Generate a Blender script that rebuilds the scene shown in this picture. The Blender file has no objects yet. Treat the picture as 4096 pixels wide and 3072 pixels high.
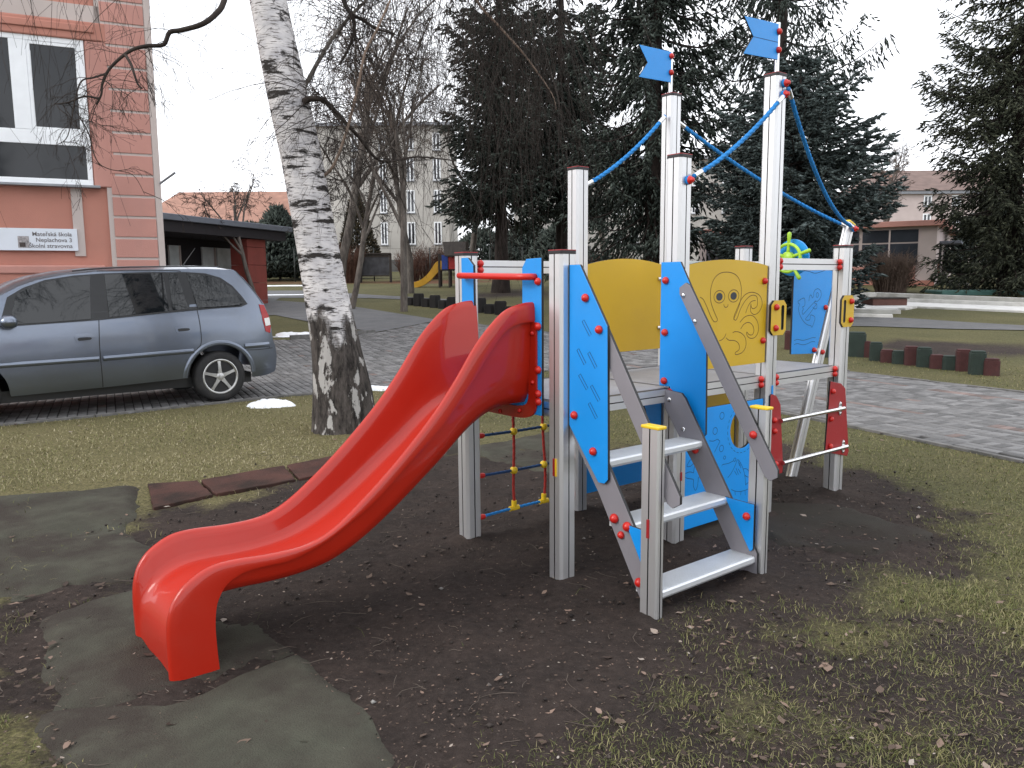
import bpy, bmesh, math, random
import numpy as np
from mathutils import Vector, Matrix
from mathutils.geometry import tessellate_polygon

random.seed(7)
S = bpy.context.scene
COL = S.collection

# ---------------------------------------------------------------- camera
F = 3150.0; CAMH = 1.5; PITCH = math.radians(7.4); ROLL = 0.008      # focal length in photo pixels (4096 wide)
cp, sp, cr, sr = math.cos(PITCH), math.sin(PITCH), math.cos(ROLL), math.sin(ROLL)
cam = bpy.data.cameras.new('camera'); cam.sensor_width = 36.0; cam.lens = 36.0 * F / 4096.0
cam.clip_start = 0.05; cam.clip_end = 2000.0
camo = bpy.data.objects.new('camera', cam); COL.objects.link(camo)
camo.matrix_world = Matrix(((cr, sr, 0, 0), (-sr * sp, cr * sp, -cp, 0), (-sr * cp, cr * cp, sp, CAMH), (0, 0, 0, 1)))
S.camera = camo

# ---------------------------------------------------------------- sky and sun
SUN_EL, SUN_AZ = math.radians(30), math.radians(246)     # azimuth from +Y clockwise: behind the camera, to its left
w = bpy.data.worlds.new('World'); S.world = w; w.use_nodes = True
nt = w.node_tree; nt.nodes.clear()
out = nt.nodes.new('ShaderNodeOutputWorld'); bg = nt.nodes.new('ShaderNodeBackground')
sky = nt.nodes.new('ShaderNodeTexSky'); sky.sky_type = 'NISHITA'; sky.sun_disc = False
sky.sun_elevation = SUN_EL; sky.sun_rotation = SUN_AZ; sky.air_density = 1.0; sky.dust_density = 3.0; sky.ozone_density = 1.0
tc = nt.nodes.new('ShaderNodeTexCoord'); mp = nt.nodes.new('ShaderNodeMapping'); mp.inputs['Scale'].default_value = (1, 1, 2.2)
nz = nt.nodes.new('ShaderNodeTexNoise'); nz.inputs['Scale'].default_value = 2.6; nz.inputs['Detail'].default_value = 7
ramp = nt.nodes.new('ShaderNodeValToRGB'); ramp.color_ramp.elements[0].position = 0.30; ramp.color_ramp.elements[1].position = 0.52
ramp.color_ramp.elements[0].color = (0.62, 0.62, 0.62, 1); ramp.color_ramp.elements[1].color = (1, 1, 1, 1)
mix = nt.nodes.new('ShaderNodeMix'); mix.data_type = 'RGBA'; mix.inputs['B'].default_value = (17.6, 18.0, 18.9, 1)   # cloud cover
nt.links.new(tc.outputs['Generated'], mp.inputs['Vector']); nt.links.new(mp.outputs['Vector'], nz.inputs['Vector'])
nt.links.new(nz.outputs['Fac'], ramp.inputs['Fac']); nt.links.new(ramp.outputs['Color'], mix.inputs['Factor'])
nt.links.new(sky.outputs['Color'], mix.inputs['A']); nt.links.new(mix.outputs['Result'], bg.inputs['Color'])
bg.inputs['Strength'].default_value = 0.08
nt.links.new(bg.outputs['Background'], out.inputs['Surface'])
sl = bpy.data.lights.new('sun', 'SUN'); sl.energy = 1.15; sl.angle = math.radians(22); sl.color = (1.0, 0.955, 0.90)
so = bpy.data.objects.new('sun', sl); COL.objects.link(so)
sd = Vector((math.sin(SUN_AZ) * math.cos(SUN_EL), math.cos(SUN_AZ) * math.cos(SUN_EL), math.sin(SUN_EL)))
so.rotation_euler = sd.to_track_quat('Z', 'Y').to_euler(); so.location = (-10, -12, 14)

S.render.engine = 'CYCLES'
S.view_settings.view_transform = 'Standard'; S.view_settings.look = 'None'
S.view_settings.exposure = 0.40; S.view_settings.gamma = 1.0; S.view_settings.use_curve_mapping = False

# ---------------------------------------------------------------- photo pixel -> direction, then onto a surface
def ray(px, py):
    x = (px - 2048) / F; y = (1536 - py) / F
    xr = x * cr + y * sr; yr = -x * sr + y * cr
    return np.array([xr, cp + yr * sp, -sp + yr * cp])
def zt(x, y):                                            # the lawn is level near the camera and climbs gently behind
    t = np.maximum(np.asarray(y, float) - 11.0, 0.0)
    z = np.where(t < 4, 0.05 * t * t / 8.0, 0.05 * (t - 2))
    return np.where(t > 49, 2.35 + 0.01 * (t - 49), z)
def zg(x, y): return float(zt(x, y))
def gt(px, py):                                          # pixel -> point on the terrain
    d = ray(px, py); lo, hi = 0.5, 400.0
    f = lambda t: CAMH + d[2] * t - zg(d[0] * t, d[1] * t)
    for t in np.arange(1.0, 120.0, 0.5):
        if f(t) < 0: hi = t; lo = t - 0.5; break
    for _ in range(30):
        m = (lo + hi) / 2
        if f(m) > 0: lo = m
        else: hi = m
    return np.array([d[0] * hi, d[1] * hi, CAMH + d[2] * hi])
def atY(px, py, Y):
    d = ray(px, py); t = Y / d[1]; return np.array([d[0] * t, Y, CAMH + d[2] * t])

# ---------------------------------------------------------------- mesh helpers
def link(o): COL.objects.link(o); return o
class MB:
    def __init__(s): s.v = []; s.f = []; s.m = []
    def add(s, vs, fs, m=0):
        o = len(s.v); s.v += [tuple(float(c) for c in p) for p in vs]
        s.f += [tuple(i + o for i in f) for f in fs]; s.m += [m] * len(fs); return s
    def box(s, x0, x1, y0, y1, z0, z1, m=0):
        return s.add([(x0, y0, z0), (x1, y0, z0), (x1, y1, z0), (x0, y1, z0), (x0, y0, z1), (x1, y0, z1), (x1, y1, z1), (x0, y1, z1)],
                     [(0, 3, 2, 1), (4, 5, 6, 7), (0, 1, 5, 4), (1, 2, 6, 5), (2, 3, 7, 6), (3, 0, 4, 7)], m)
    def prism(s, poly, ax, c0, c1, m=0, ms=None, holes=(), mg=None):
        """extrude a 2-D outline along axis ax ('x','y','z') from c0 to c1; faces m, edges ms"""
        ms = m if ms is None else ms
        def P(a, b, c): return {'x': (c, a, b), 'y': (a, c, b), 'z': (a, b, c)}[ax]
        loops = [list(poly)] + [list(h) for h in holes]
        flat = [p for l in loops for p in l]; n = len(flat)
        tris = tessellate_polygon([[Vector((p[0], p[1], 0)) for p in l] for l in loops])
        vs = [P(p[0], p[1], c0) for p in flat] + [P(p[0], p[1], c1) for p in flat]
        ff = []
        for a, b, c in tris:
            A, B, Cc = flat[a], flat[b], flat[c]
            cr_ = (B[0] - A[0]) * (Cc[1] - A[1]) - (B[1] - A[1]) * (Cc[0] - A[0])
            if (cr_ > 0) == (ax == 'y'): a, c = c, a          # orient so that side c1 faces +axis
            ff.append((a + n, b + n, c + n)[::-1]); ff.append((a, b, c))
        s.add(vs, ff, m)
        side = []; o = 0
        for l in loops:
            k = len(l)
            for i in range(k): j = (i + 1) % k; side.append((o + i, o + j, o + j + n, o + i + n))
            o += k
        s.add(vs, side, ms)
        if mg is not None:                                    # mg(a, b): material of the side face over outline edge a-b
            for i in range(n): s.m[len(s.m) - n + i] = mg(flat[side[i][0]], flat[side[i][1]])
        return s
    def loft(s, rings, closed=True, cap0=False, cap1=False, m=0):
        n = len(rings[0]); vs = [p for r in rings for p in r]; fs = []
        for i in range(len(rings) - 1):
            for j in range(n if closed else n - 1):
                k = (j + 1) % n; fs.append((i * n + j, i * n + k, (i + 1) * n + k, (i + 1) * n + j))
        if cap0: fs.append(tuple(range(n))[::-1])
        if cap1: fs.append(tuple((len(rings) - 1) * n + j for j in range(n)))
        return s.add(vs, fs, m)
    def tube(s, pts, r, n=8, m=0, caps=True):
        pts = [np.array(p, float) for p in pts]; rs = r if hasattr(r, '__len__') else [r] * len(pts); rings = []
        prev = None
        for i, p in enumerate(pts):
            t = pts[min(i + 1, len(pts) - 1)] - pts[max(i - 1, 0)]; t = t / (np.linalg.norm(t) + 1e-9)
            a = prev if prev is not None else (np.array([0, 0, 1.]) if abs(t[2]) < .9 else np.array([1., 0, 0]))
            a = a - t * (a @ t); a = a / (np.linalg.norm(a) + 1e-9); b = np.cross(t, a); prev = a
            rings.append([p + rs[i] * (a * math.cos(2 * math.pi * k / n) + b * math.sin(2 * math.pi * k / n)) for k in range(n)])
        return s.loft(rings, True, caps, caps, m)
    def lathe(s, prof, c, axis, n=12, m=0):
        """prof: list of (radius, offset along axis)"""
        ax = np.array(axis, float); ax /= np.linalg.norm(ax)
        a = np.cross(ax, [0, 0, 1.]) if abs(ax[2]) < .9 else np.cross(ax, [1., 0, 0]); a /= np.linalg.norm(a); b = np.cross(ax, a)
        rings = [[np.array(c) + ax * o + r * (a * math.cos(2 * math.pi * k / n) + b * math.sin(2 * math.pi * k / n)) for k in range(n)] for r, o in prof]
        return s.loft(rings, True, True, True, m)
    def stroke(s, pts, ax, c, w, m=0, closed=False):
        """flat ribbon along a 2-D line lying in the plane ax=c"""
        p = np.array(pts, float)
        if closed: p = np.vstack([p, p[:1]])
        d = np.gradient(p, axis=0); d /= (np.linalg.norm(d, axis=1)[:, None] + 1e-9); nn = np.stack([-d[:, 1], d[:, 0]], 1) * w / 2
        P = lambda q: {'x': (c, q[0], q[1]), 'y': (q[0], c, q[1]), 'z': (q[0], q[1], c)}[ax]
        vs = [P(q) for q in p + nn] + [P(q) for q in p - nn]; n = len(p)
        return s.add(vs, [(i, i + 1, n + i + 1, n + i) for i in range(n - 1)], m)
    def build(s, name, mats, parent=None, smooth=False, bevel=0, loc=None, sharp=None):
        me = bpy.data.meshes.new(name); me.from_pydata(s.v, [], s.f)
        mats = mats if isinstance(mats, (list, tuple)) else [mats]
        for mt in mats: me.materials.append(mt)
        if len(mats) > 1: me.polygons.foreach_set('material_index', s.m)
        if smooth:
            me.polygons.foreach_set('use_smooth', [True] * len(me.polygons))
            if sharp: me.set_sharp_from_angle(angle=math.radians(sharp))
        if bevel:
            bm = bmesh.new(); bm.from_mesh(me); bmesh.ops.remove_doubles(bm, verts=bm.verts, dist=1e-5)
            bmesh.ops.recalc_face_normals(bm, faces=bm.faces); bm.to_mesh(me); bm.free()
        me.update(); o = link(bpy.data.objects.new(name, me))
        if parent is not None: o.parent = parent
        if loc is not None: o.location = loc
        if bevel:
            b = o.modifiers.new('bevel', 'BEVEL'); b.width = bevel; b.segments = 2; b.limit_method = 'ANGLE'; b.angle_limit = math.radians(40)
        return o
def np_mesh(name, verts, faces, mats, parent=None, smooth=False, attrs=None, matidx=None):
    """verts (n,3), faces (m,k) arrays -> mesh object, fast"""
    verts = np.ascontiguousarray(verts, dtype=np.float32); faces = np.ascontiguousarray(faces, dtype=np.int32)
    me = bpy.data.meshes.new(name); m, k = faces.shape
    me.vertices.add(len(verts)); me.vertices.foreach_set('co', verts.ravel())
    me.loops.add(m * k); me.loops.foreach_set('vertex_index', faces.ravel())
    me.polygons.add(m); me.polygons.foreach_set('loop_start', np.arange(0, m * k, k, dtype=np.int32))
    mats = mats if isinstance(mats, (list, tuple)) else [mats]
    for mt in mats: me.materials.append(mt)
    if matidx is not None: me.polygons.foreach_set('material_index', np.asarray(matidx, dtype=np.int32))
    if smooth: me.polygons.foreach_set('use_smooth', np.ones(m, dtype=bool))
    for a, val in (attrs or {}).items():
        at = me.attributes.new(a, 'FLOAT', 'POINT'); at.data.foreach_set('value', np.ascontiguousarray(val, dtype=np.float32))
    me.update(calc_edges=True); me.validate()
    o = link(bpy.data.objects.new(name, me))
    if parent is not None: o.parent = parent
    return o
def tag(o, label=None, cat=None, group=None, kind=None):
    if label: o['label'] = label
    if cat: o['category'] = cat
    if group: o['group'] = group
    if kind: o['kind'] = kind
    return o
def thing(name, label, cat, loc=(0, 0, 0), rz=0, group=None):
    o = link(bpy.data.objects.new(name, None)); o.location = loc; o.rotation_euler = (0, 0, rz); o.empty_display_size = 0.2
    return tag(o, label, cat, group)
def dup(o, parent, loc=None, rot=None):
    c = o.copy(); link(c); c.parent = parent
    if loc is not None: c.location = loc
    if rot is not None: c.rotation_euler = rot
    return c
def catmull(pts, n):
    p = np.array(pts, float); k = len(p); out_ = []
    for i in range(k - 1):
        p0, p1, p2, p3 = p[max(i - 1, 0)], p[i], p[i + 1], p[min(i + 2, k - 1)]
        for t in np.arange(n) / n:
            out_.append(0.5 * ((2 * p1) + (-p0 + p2) * t + (2 * p0 - 5 * p1 + 4 * p2 - p3) * t * t + (-p0 + 3 * p1 - 3 * p2 + p3) * t ** 3))
    out_.append(p[-1]); return np.array(out_)
def circle(cx, cy, rx, ry=None, n=24, a0=0):
    ry = ry or rx; return [(cx + rx * math.cos(a0 + 2 * math.pi * i / n), cy + ry * math.sin(a0 + 2 * math.pi * i / n)) for i in range(n)]

# ---------------------------------------------------------------- materials
def new_mat(name):
    m = bpy.data.materials.new(name); m.use_nodes = True; return m, m.node_tree, m.node_tree.nodes['Principled BSDF']
def pm(name, col, rough=0.5, metal=0.0, var=0.12, scale=6.0, bump=0.0, bscale=60.0, spec=0.5, coat=0.0, rvar=0.0, stretch=(1, 1, 1), trans=0.0, attr=None, dirt=None):
    """procedural surface: base colour varied by noise, optional fine relief, dirt blotches and per-piece variation"""
    m, t, b = new_mat(name); N = t.nodes.new; Lk = t.links.new
    b.inputs['Roughness'].default_value = rough; b.inputs['Metallic'].default_value = metal
    b.inputs['Specular IOR Level'].default_value = spec; b.inputs['Coat Weight'].default_value = coat; b.inputs['Coat Roughness'].default_value = 0.06
    tc = N('ShaderNodeTexCoord'); mp = N('ShaderNodeMapping'); mp.inputs['Scale'].default_value = stretch; Lk(tc.outputs['Object'], mp.inputs['Vector'])
    nz = N('ShaderNodeTexNoise'); nz.inputs['Scale'].default_value = scale; nz.inputs['Detail'].default_value = 6; Lk(mp.outputs['Vector'], nz.inputs['Vector'])
    mx = N('ShaderNodeMix'); mx.data_type = 'RGBA'
    mx.inputs['A'].default_value = tuple(c * (1 - var) for c in col) + (1,); mx.inputs['B'].default_value = tuple(min(1, c * (1 + var)) for c in col) + (1,)
    cm = N('ShaderNodeMapRange'); cm.inputs['From Min'].default_value = .3; cm.inputs['From Max'].default_value = .7
    Lk(nz.outputs['Fac'], cm.inputs['Value']); Lk(cm.outputs['Result'], mx.inputs['Factor'])
    last = mx.outputs['Result']
    if attr:                                            # per-piece brightness
        at = N('ShaderNodeAttribute'); at.attribute_name = attr
        mr = N('ShaderNodeMapRange'); mr.inputs['To Min'].default_value = 0.62; mr.inputs['To Max'].default_value = 1.38; Lk(at.outputs['Fac'], mr.inputs['Value'])
        m2 = N('ShaderNodeMix'); m2.data_type = 'RGBA'; m2.blend_type = 'MULTIPLY'; m2.inputs['Factor'].default_value = 1
        cb = N('ShaderNodeCombineColor'); [Lk(mr.outputs['Result'], cb.inputs[i]) for i in range(3)]
        Lk(last, m2.inputs['A']); Lk(cb.outputs['Color'], m2.inputs['B']); last = m2.outputs['Result']
    if dirt:                                            # (colour, noise scale, from, to, max amount)
        n2 = N('ShaderNodeTexNoise'); n2.inputs['Scale'].default_value = dirt[1]; n2.inputs['Detail'].default_value = 9; n2.inputs['Roughness'].default_value = .65; Lk(tc.outputs['Object'], n2.inputs['Vector'])
        mr = N('ShaderNodeMapRange'); mr.inputs['From Min'].default_value = dirt[2]; mr.inputs['From Max'].default_value = dirt[3]; mr.inputs['To Max'].default_value = dirt[4]; Lk(n2.outputs['Fac'], mr.inputs['Value'])
        m3 = N('ShaderNodeMix'); m3.data_type = 'RGBA'; m3.inputs['B'].default_value = tuple(dirt[0]) + (1,)
        Lk(mr.outputs['Result'], m3.inputs['Factor']); Lk(last, m3.inputs['A']); last = m3.outputs['Result']
    Lk(last, b.inputs['Base Color'])
    if rvar:
        rr = N('ShaderNodeMapRange'); rr.inputs['To Min'].default_value = max(0, rough - rvar); rr.inputs['To Max'].default_value = rough + rvar
        Lk(nz.outputs['Fac'], rr.inputs['Value']); Lk(rr.outputs['Result'], b.inputs['Roughness'])
    if bump:
        nb = N('ShaderNodeTexNoise'); nb.inputs['Scale'].default_value = bscale; nb.inputs['Detail'].default_value = 5; Lk(mp.outputs['Vector'], nb.inputs['Vector'])
        bp = N('ShaderNodeBump'); bp.inputs['Strength'].default_value = bump; bp.inputs['Distance'].default_value = 0.02; Lk(nb.outputs['Fac'], bp.inputs['Height']); Lk(bp.outputs['Normal'], b.inputs['Normal'])
    return m
M = {}
M['alu'] = pm('anodised_aluminium', (0.69, 0.69, 0.695), .40, .8, .04, 3, .06, 260, rvar=.06, stretch=(1, 1, .15))
M['alu_tread'] = pm('ribbed_aluminium', (0.70, 0.72, 0.74), .42, .45, .06, 8, .05, 120)
M['steel'] = pm('stainless_steel', (0.72, 0.72, 0.72), .22, 1, .05, 20)
M['blue'] = pm('blue_laminate', (0.006, 0.270, 0.74), .38, 0, .05, 3, .12, 420, dirt=((.05, .16, .38), 5, .58, .9, .25))
M['yellow'] = pm('yellow_laminate', (0.58, 0.365, 0.013), .42, 0, .05, 3, .12, 420, dirt=((.40, .26, .05), 5, .58, .9, .3))
M['grey'] = pm('grey_laminate', (0.215, 0.205, 0.225), .45, 0, .06, 4, .12, 420, dirt=((.13, .12, .12), 6, .55, .85, .4))
M['red_plate'] = pm('red_laminate', (0.30, 0.010, 0.013), .42, 0, .06, 4, .12, 420)
M['core'] = pm('black_laminate_core', (0.012, 0.012, 0.013), .6)
M['bolt'] = pm('red_plastic', (0.54, 0.016, 0.010), .33, 0, .05, 10)
M['black'] = pm('black_plastic', (0.018, 0.016, 0.018), .5)
M['ycap'] = pm('yellow_plastic', (0.75, 0.50, 0.02), .35)
M['slide'] = pm('red_fibreglass', (0.405, 0.015, 0.004), .42, 0, .06, 2.5, .03, 30, coat=.5, spec=.3, dirt=((.36, .04, .025), 4, .52, .9, .35), rvar=.05)
M['lime'] = pm('lime_plastic', (0.33, 0.56, 0.03), .33)
M['rope_blue'] = pm('blue_rope', (0.008, 0.24, 0.66), .6, bump=.6, bscale=300)
M['rope_navy'] = pm('navy_rope', (0.008, 0.06, 0.19), .6, bump=.6, bscale=300)
M['rope_red'] = pm('red_rope', (0.40, 0.02, 0.012), .6, bump=.6, bscale=300)
M['deck'] = pm('deck_laminate', (0.27, 0.265, 0.275), .62, 0, .08, 4, .3, 200, dirt=((.15, .14, .13), 5, .5, .8, .5))
M['line_y'] = pm('engraving_on_yellow', (0.085, 0.045, 0.012), .7)
M['line_b'] = pm('engraving_on_blue', (0.004, 0.025, 0.095), .7)
M['eye'] = pm('engraved_dark_eye', (0.028, 0.032, 0.045), .6)

# ================================================================ climbing frame shaped like a ship
TH = math.radians(38.6); OX, OY = 0.247, 3.854           # first post of the frame, and the direction of its long side
Uv = np.array([math.cos(TH), math.sin(TH)]); Vv = np.array([-math.sin(TH), math.cos(TH)]); O2 = np.array([OX, OY])
def on_v(px, py, v):
    d = ray(px, py); t = (v + O2 @ Vv) / (d[:2] @ Vv); p = d * t; return (float((p[:2] - O2) @ Uv), float(CAMH + p[2]))
def on_u(px, py, u):
    d = ray(px, py); t = (u + O2 @ Uv) / (d[:2] @ Uv); p = d * t; return (float((p[:2] - O2) @ Vv), float(CAMH + p[2]))
R1 = lambda x, y: (2200 + x / 1.5085, 900 + y / 1.5085)
D4 = lambda x, y: (2600 + x / 2.37, 1550 + y / 2.37)
E3 = lambda x, y: (2900 + x / 2.552, 850 + y / 2.552)
play = thing('play_ship', 'aluminium play ship with red slide, blue and yellow panels, stairs, masts and flags', 'climbing frame', (OX, OY, 0), TH)

# --- bolt caps share one mesh
_b = MB(); _b.lathe([(.019, 0), (.0205, .004), (.0195, .011), (.015, .018), (.008, .0225), (.002, .024)], (0, 0, 0), (0, 0, 1), 14)
_bo = _b.build('bolt_cap', M['bolt'], smooth=True); BOLT = _bo.data; bpy.data.objects.remove(_bo)
_b = MB(); _b.lathe([(.014, 0), (.0125, .005), (.008, .008), (.002, .009)], (0, 0, 0), (0, 0, 1), 12)
_bo = _b.build('screw', M['steel'], smooth=True); SCREW = _bo.data; bpy.data.objects.remove(_bo)
AXR = {'-u': (0, -math.pi / 2, 0), '+u': (0, math.pi / 2, 0), '-v': (math.pi / 2, 0, 0), '+v': (-math.pi / 2, 0, 0), '+z': (0, 0, 0)}
def bolt(par, loc, ax, me=None, s=1.0, mt=None):
    o = link(bpy.data.objects.new('bolt_cap' if me is None else 'screw', me or BOLT)); o.parent = par; o.location = loc; o.rotation_euler = AXR[ax]; o.scale = (s, s, s)
    return o
# --- posts
def post_profile(a, b, c=.014, g=.0035, dp=.014):
    """half sizes a,b; chamfer c; a groove of half width g in the middle of each face (only in faces wide enough)"""
    P = []
    for (sx, sy) in ((1, 1), (-1, 1), (-1, -1), (1, -1)):
        if (sx, sy) == (1, 1): P += [(a, b - c), (a - c, b)]; P += [(g, b), (g, b - dp), (-g, b - dp), (-g, b)]
        if (sx, sy) == (-1, 1):
            P += [(-a + c, b), (-a, b - c)]
            if b > .03: P += [(-a, g), (-a + dp, g), (-a + dp, -g), (-a, -g)]
        if (sx, sy) == (-1, -1): P += [(-a, -b + c), (-a + c, -b)]; P += [(-g, -b), (-g, -b + dp), (g, -b + dp), (g, -b)]
        if (sx, sy) == (1, -1):
            P += [(a - c, -b), (a, -b + c)]
            if b > .03: P += [(a, -g), (a - dp, -g), (a - dp, g), (a, g)]
    return P
PA = .051
def groove(cx, cy, a, b):                                # black material on the groove faces
    def f(p, q):
        x, y = (p[0] + q[0]) / 2 - cx, (p[1] + q[1]) / 2 - cy
        return 1 if (abs(x) < a - 1e-4 and abs(y) < b - 1e-4 and (abs(x) < .0045 or abs(y) < .0045)) else 0
    return f
posts = {}
for (u, v, h, nm) in [(0, 0, 1.63, 'P1'), (0, .8, 1.645, 'P2'), (.86, .8, 2.18, 'P3'), (.86, 0, 2.155, 'P4'), (1.73, .8, 2.735, 'P5'), (1.73, 0, 2.705, 'P6'), (2.6, 0, 1.71, 'P7'), (2.6, .8, 1.735, 'P8')]:
    m = MB(); m.prism([(u + x, v + y) for x, y in post_profile(PA, PA)], 'z', -.25, h, mg=groove(u, v, PA, PA))
    p = m.build('post', [M['alu'], M['black']], play); posts[nm] = p
    c = MB(); a = PA + .003; ch = .013
    c.prism([(u + x, v + y) for x, y in [(a - ch, a), (-a + ch, a), (-a, a - ch), (-a, -a + ch), (-a + ch, -a), (a - ch, -a), (a, -a + ch), (a, a - ch)]], 'z', h, h + .016)
    c.prism([(u + x * .9, v + y * .9) for x, y in [(a, a), (-a, a), (-a, -a), (a, -a)]], 'z', h + .016, h + .021, 1)
    c.build('post_cap', [M['black'], M['red_plate']], p, bevel=.002)
def insert(par, u, v, z, L, mt, ax, w=.011):                       # coloured plug pressed into a post groove
    m = MB()
    if ax == '-u': m.box(u - .006, u + .012, v - w / 2, v + w / 2, z - L / 2, z + L / 2)
    else: m.box(u - w / 2, u + w / 2, v - .006, v + .012, z - L / 2, z + L / 2)
    return m.build('groove_plug', M[mt], par, bevel=.0015)
insert(posts['P1'], -PA, .001, .585, .09, 'red_plate', '-u', .014); insert(posts['P1'], -PA, -.013, .585, .09, 'ycap', '-u', .008)
insert(posts['P3'], .86 - PA, .8, .375, .05, 'red_plate', '-u'); insert(posts['P3'], .86 - PA, .8, .12, .05, 'red_plate', '-u')
insert(posts['P4'], .86, -PA, .40, .05, 'red_plate', '-v')
insert(posts['P6'], 1.73, -PA, .80, .085, 'blue', '-v', .013)
# --- beams between posts
def beam_prof(hh=.037, t=.02, g=.003, dp=.008):
    return [(t, -hh), (t, -g), (t - dp, -g), (t - dp, g), (t, g), (t, hh), (-t, hh), (-t, g), (-t + dp, g), (-t + dp, -g), (-t, -g), (-t, -hh)]
def beam(u0, v0, u1, v1, z, name, bolts=()):
    m = MB(); prof = beam_prof()
    if abs(v0 - v1) < 1e-6: m.prism([(v0 + a, z + b) for a, b in prof], 'x', u0, u1, mg=groove(v0, z, .02, .04))
    else: m.prism([(u0 + a, z + b) for a, b in prof], 'y', v0, v1, mg=groove(u0, z, .02, .04))
    o = m.build(name, [M['alu'], M['black']], play)
    for (u, v, ax) in bolts:
        for dz in (-.0185, .0185): bolt(o, (u, v, z + dz), ax)
    return o
ZB = .868
for k, (ua, ub) in enumerate([(0, .86), (.86, 1.73), (1.73, 2.6)]):
    fb = [(ub - PA - .03, -.02, '-v')] + ([(ua + PA + .03, -.02, '-v')] if k == 2 else [])
    beam(ua + PA, 0, ub - PA, 0, ZB, 'deck_beam', fb); beam(ua + PA, .8, ub - PA, .8, ZB, 'deck_beam')
for u in (0, .86, 1.73, 2.6): beam(u, PA, u, .8 - PA, ZB - .004, 'deck_beam')
beam(1.73 + PA, 0, 2.6 - PA, 0, 1.597, 'guard_rail', [(1.73 + PA + .03, -.02, '-v'), (2.6 - PA - .03, -.02, '-v')])
beam(1.73 + PA, .8, 2.6 - PA, .8, 1.60, 'guard_rail', [(2.6 - PA - .03, .78, '-v')])
beam(PA, .8, .86 - PA, .8, 1.585, 'guard_rail', [(PA + .03, .78, '-v')])
beam(2.6, PA, 2.6, .8 - PA, 1.60, 'guard_rail', [(2.58, .8 - PA - .03, '-u')])
bolt(play, (2.665, .78, 1.62), '-v')
# --- deck sheets
for k, (ua, ub) in enumerate([(0, .86), (.86, 1.73), (1.73, 2.6)]):
    m = MB(); m.box(ua + .024, ub - .024, .024, .776, .888, .905); m.build('deck_sheet', [M['deck']], play, bevel=.002)
# --- laminate panels
def panel(poly, ax, c0, c1, mt, holes=(), name='panel', bev=.0025):
    m = MB(); m.prism(poly, ax, c0, c1, 0, 1, holes); return m.build(name, [M[mt], M['core']], play, bevel=bev)
pl = panel([(-.056, .80), (-.056, 1.578), (-.128, 1.578), (-.312, 1.295), (-.322, .575), (-.300, .553), (-.258, .551)], 'x', -.004, .012, 'blue', name='stair_side_panel')
for v, z in [(-.172, 1.422), (-.263, 1.277), (-.098, .855), (-.229, .697)]: bolt(pl, (-.004, v, z), '-u')
for a, b in [((-.152, 1.314), (-.202, 1.248)), ((-.117, 1.176), (-.166, 1.11)), ((-.191, 1.165), (-.241, 1.098)), ((-.129, 1.055), (-.182, .991)), ((-.21, 1.009), (-.262, .944)), ((-.196, .924), (-.246, .859))]:
    a = np.array(a); b = np.array(b); d = (b - a) / np.linalg.norm(b - a); n = np.array([-d[1], d[0]]) * .008
    m = MB(); m.stroke([a + n, b + n, b - n, a - n], 'x', -.0046, .0032, closed=True); m.build('engraved_dash', M['line_b'], pl)
pr = panel([(.058, .915), (.058, 1.60), (-.075, 1.60), (-.258, 1.277), (-.267, .68), (-.18, .60), (-.02, .87), (-.02, .915)], 'x', .79, .806, 'blue', name='stair_side_panel')
for v, z in [(.02, 1.50), (.02, 1.215), (.02, .945)]: bolt(pr, (.79, v, z), '-u')
# handrails, stringers
def hexplank(a, b, w, cut=.03):
    a = np.array(a); b = np.array(b); d = (b - a) / np.linalg.norm(b - a); n = np.array([-d[1], d[0]]) * w / 2; c = d * cut; q = n * (1 - cut / w * 1.2)
    return [tuple(p) for p in (a + c + n, b - c + n, b + q, b - q, b - c - n, a + c - n, a - q, a + q)]
hr = panel(hexplank((-.128, 1.475), (-.715, .53), .085), 'x', .747, .764, 'grey', name='handrail')
for v, z in [(-.135, 1.42), (-.215, 1.285)]: bolt(hr, (.747, v, z), '-u', SCREW)
bolt(hr, (.747, -.595, .735), '-u')
hl = panel(hexplank((-.125, 1.475), (-.715, .53), .085), 'x', .014, .031, 'grey', name='handrail')
def stringer(u0, u1, par=None):
    return panel([(-.005, .905), (-.135, .895), (-.16, .87), (-.635, .13), (-.64, -.06), (-.585, -.06), (-.24, .50), (-.02, .80)], 'x', u0, u1, 'grey', name='stringer')
sR = stringer(.747, .764); sL = stringer(.014, .031)
for v, z in [(-.054, .851), (-.155, .70)]: bolt(sR, (.747, v, z), '-u', SCREW)
for v, z, s in [(-.355, .395, 1.15), (-.438, .375, 1.15), (-.398, .325, .9), (-.515, .13, 1.1)]: bolt(sL, (.014, v, z), '-u', None, s)
for (v, z) in [(-.30, .605), (-.42, .335), (-.59, .075)]: bolt(sR, (.747, v + .06, z - .005), '-u')
# treads: ribbed extrusions
for (v0, v1, z) in [(-.13, -.282, .655), (-.30, -.452, .385), (-.475, -.625, .113)]:
    m = MB(); P = [(v0, z - .042)]; n = 15; w = (v1 - v0)
    for i in range(n):
        a = v0 + w * (.02 + .90 * i / n); b = v0 + w * (.02 + .90 * (i + .55) / n); c = v0 + w * (.02 + .90 * (i + 1) / n)
        P += [(a, z), (b, z), (b, z - .004), (c, z - .004)]
    P += [(v0 + w * .94, z), (v1 + .006, z), (v1, z - .008), (v1, z - .028), (v1 + .012, z - .042)]
    m.prism(P, 'x', .0315, .7465); m.build('stair_tread', M['alu_tread'], play)
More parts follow.
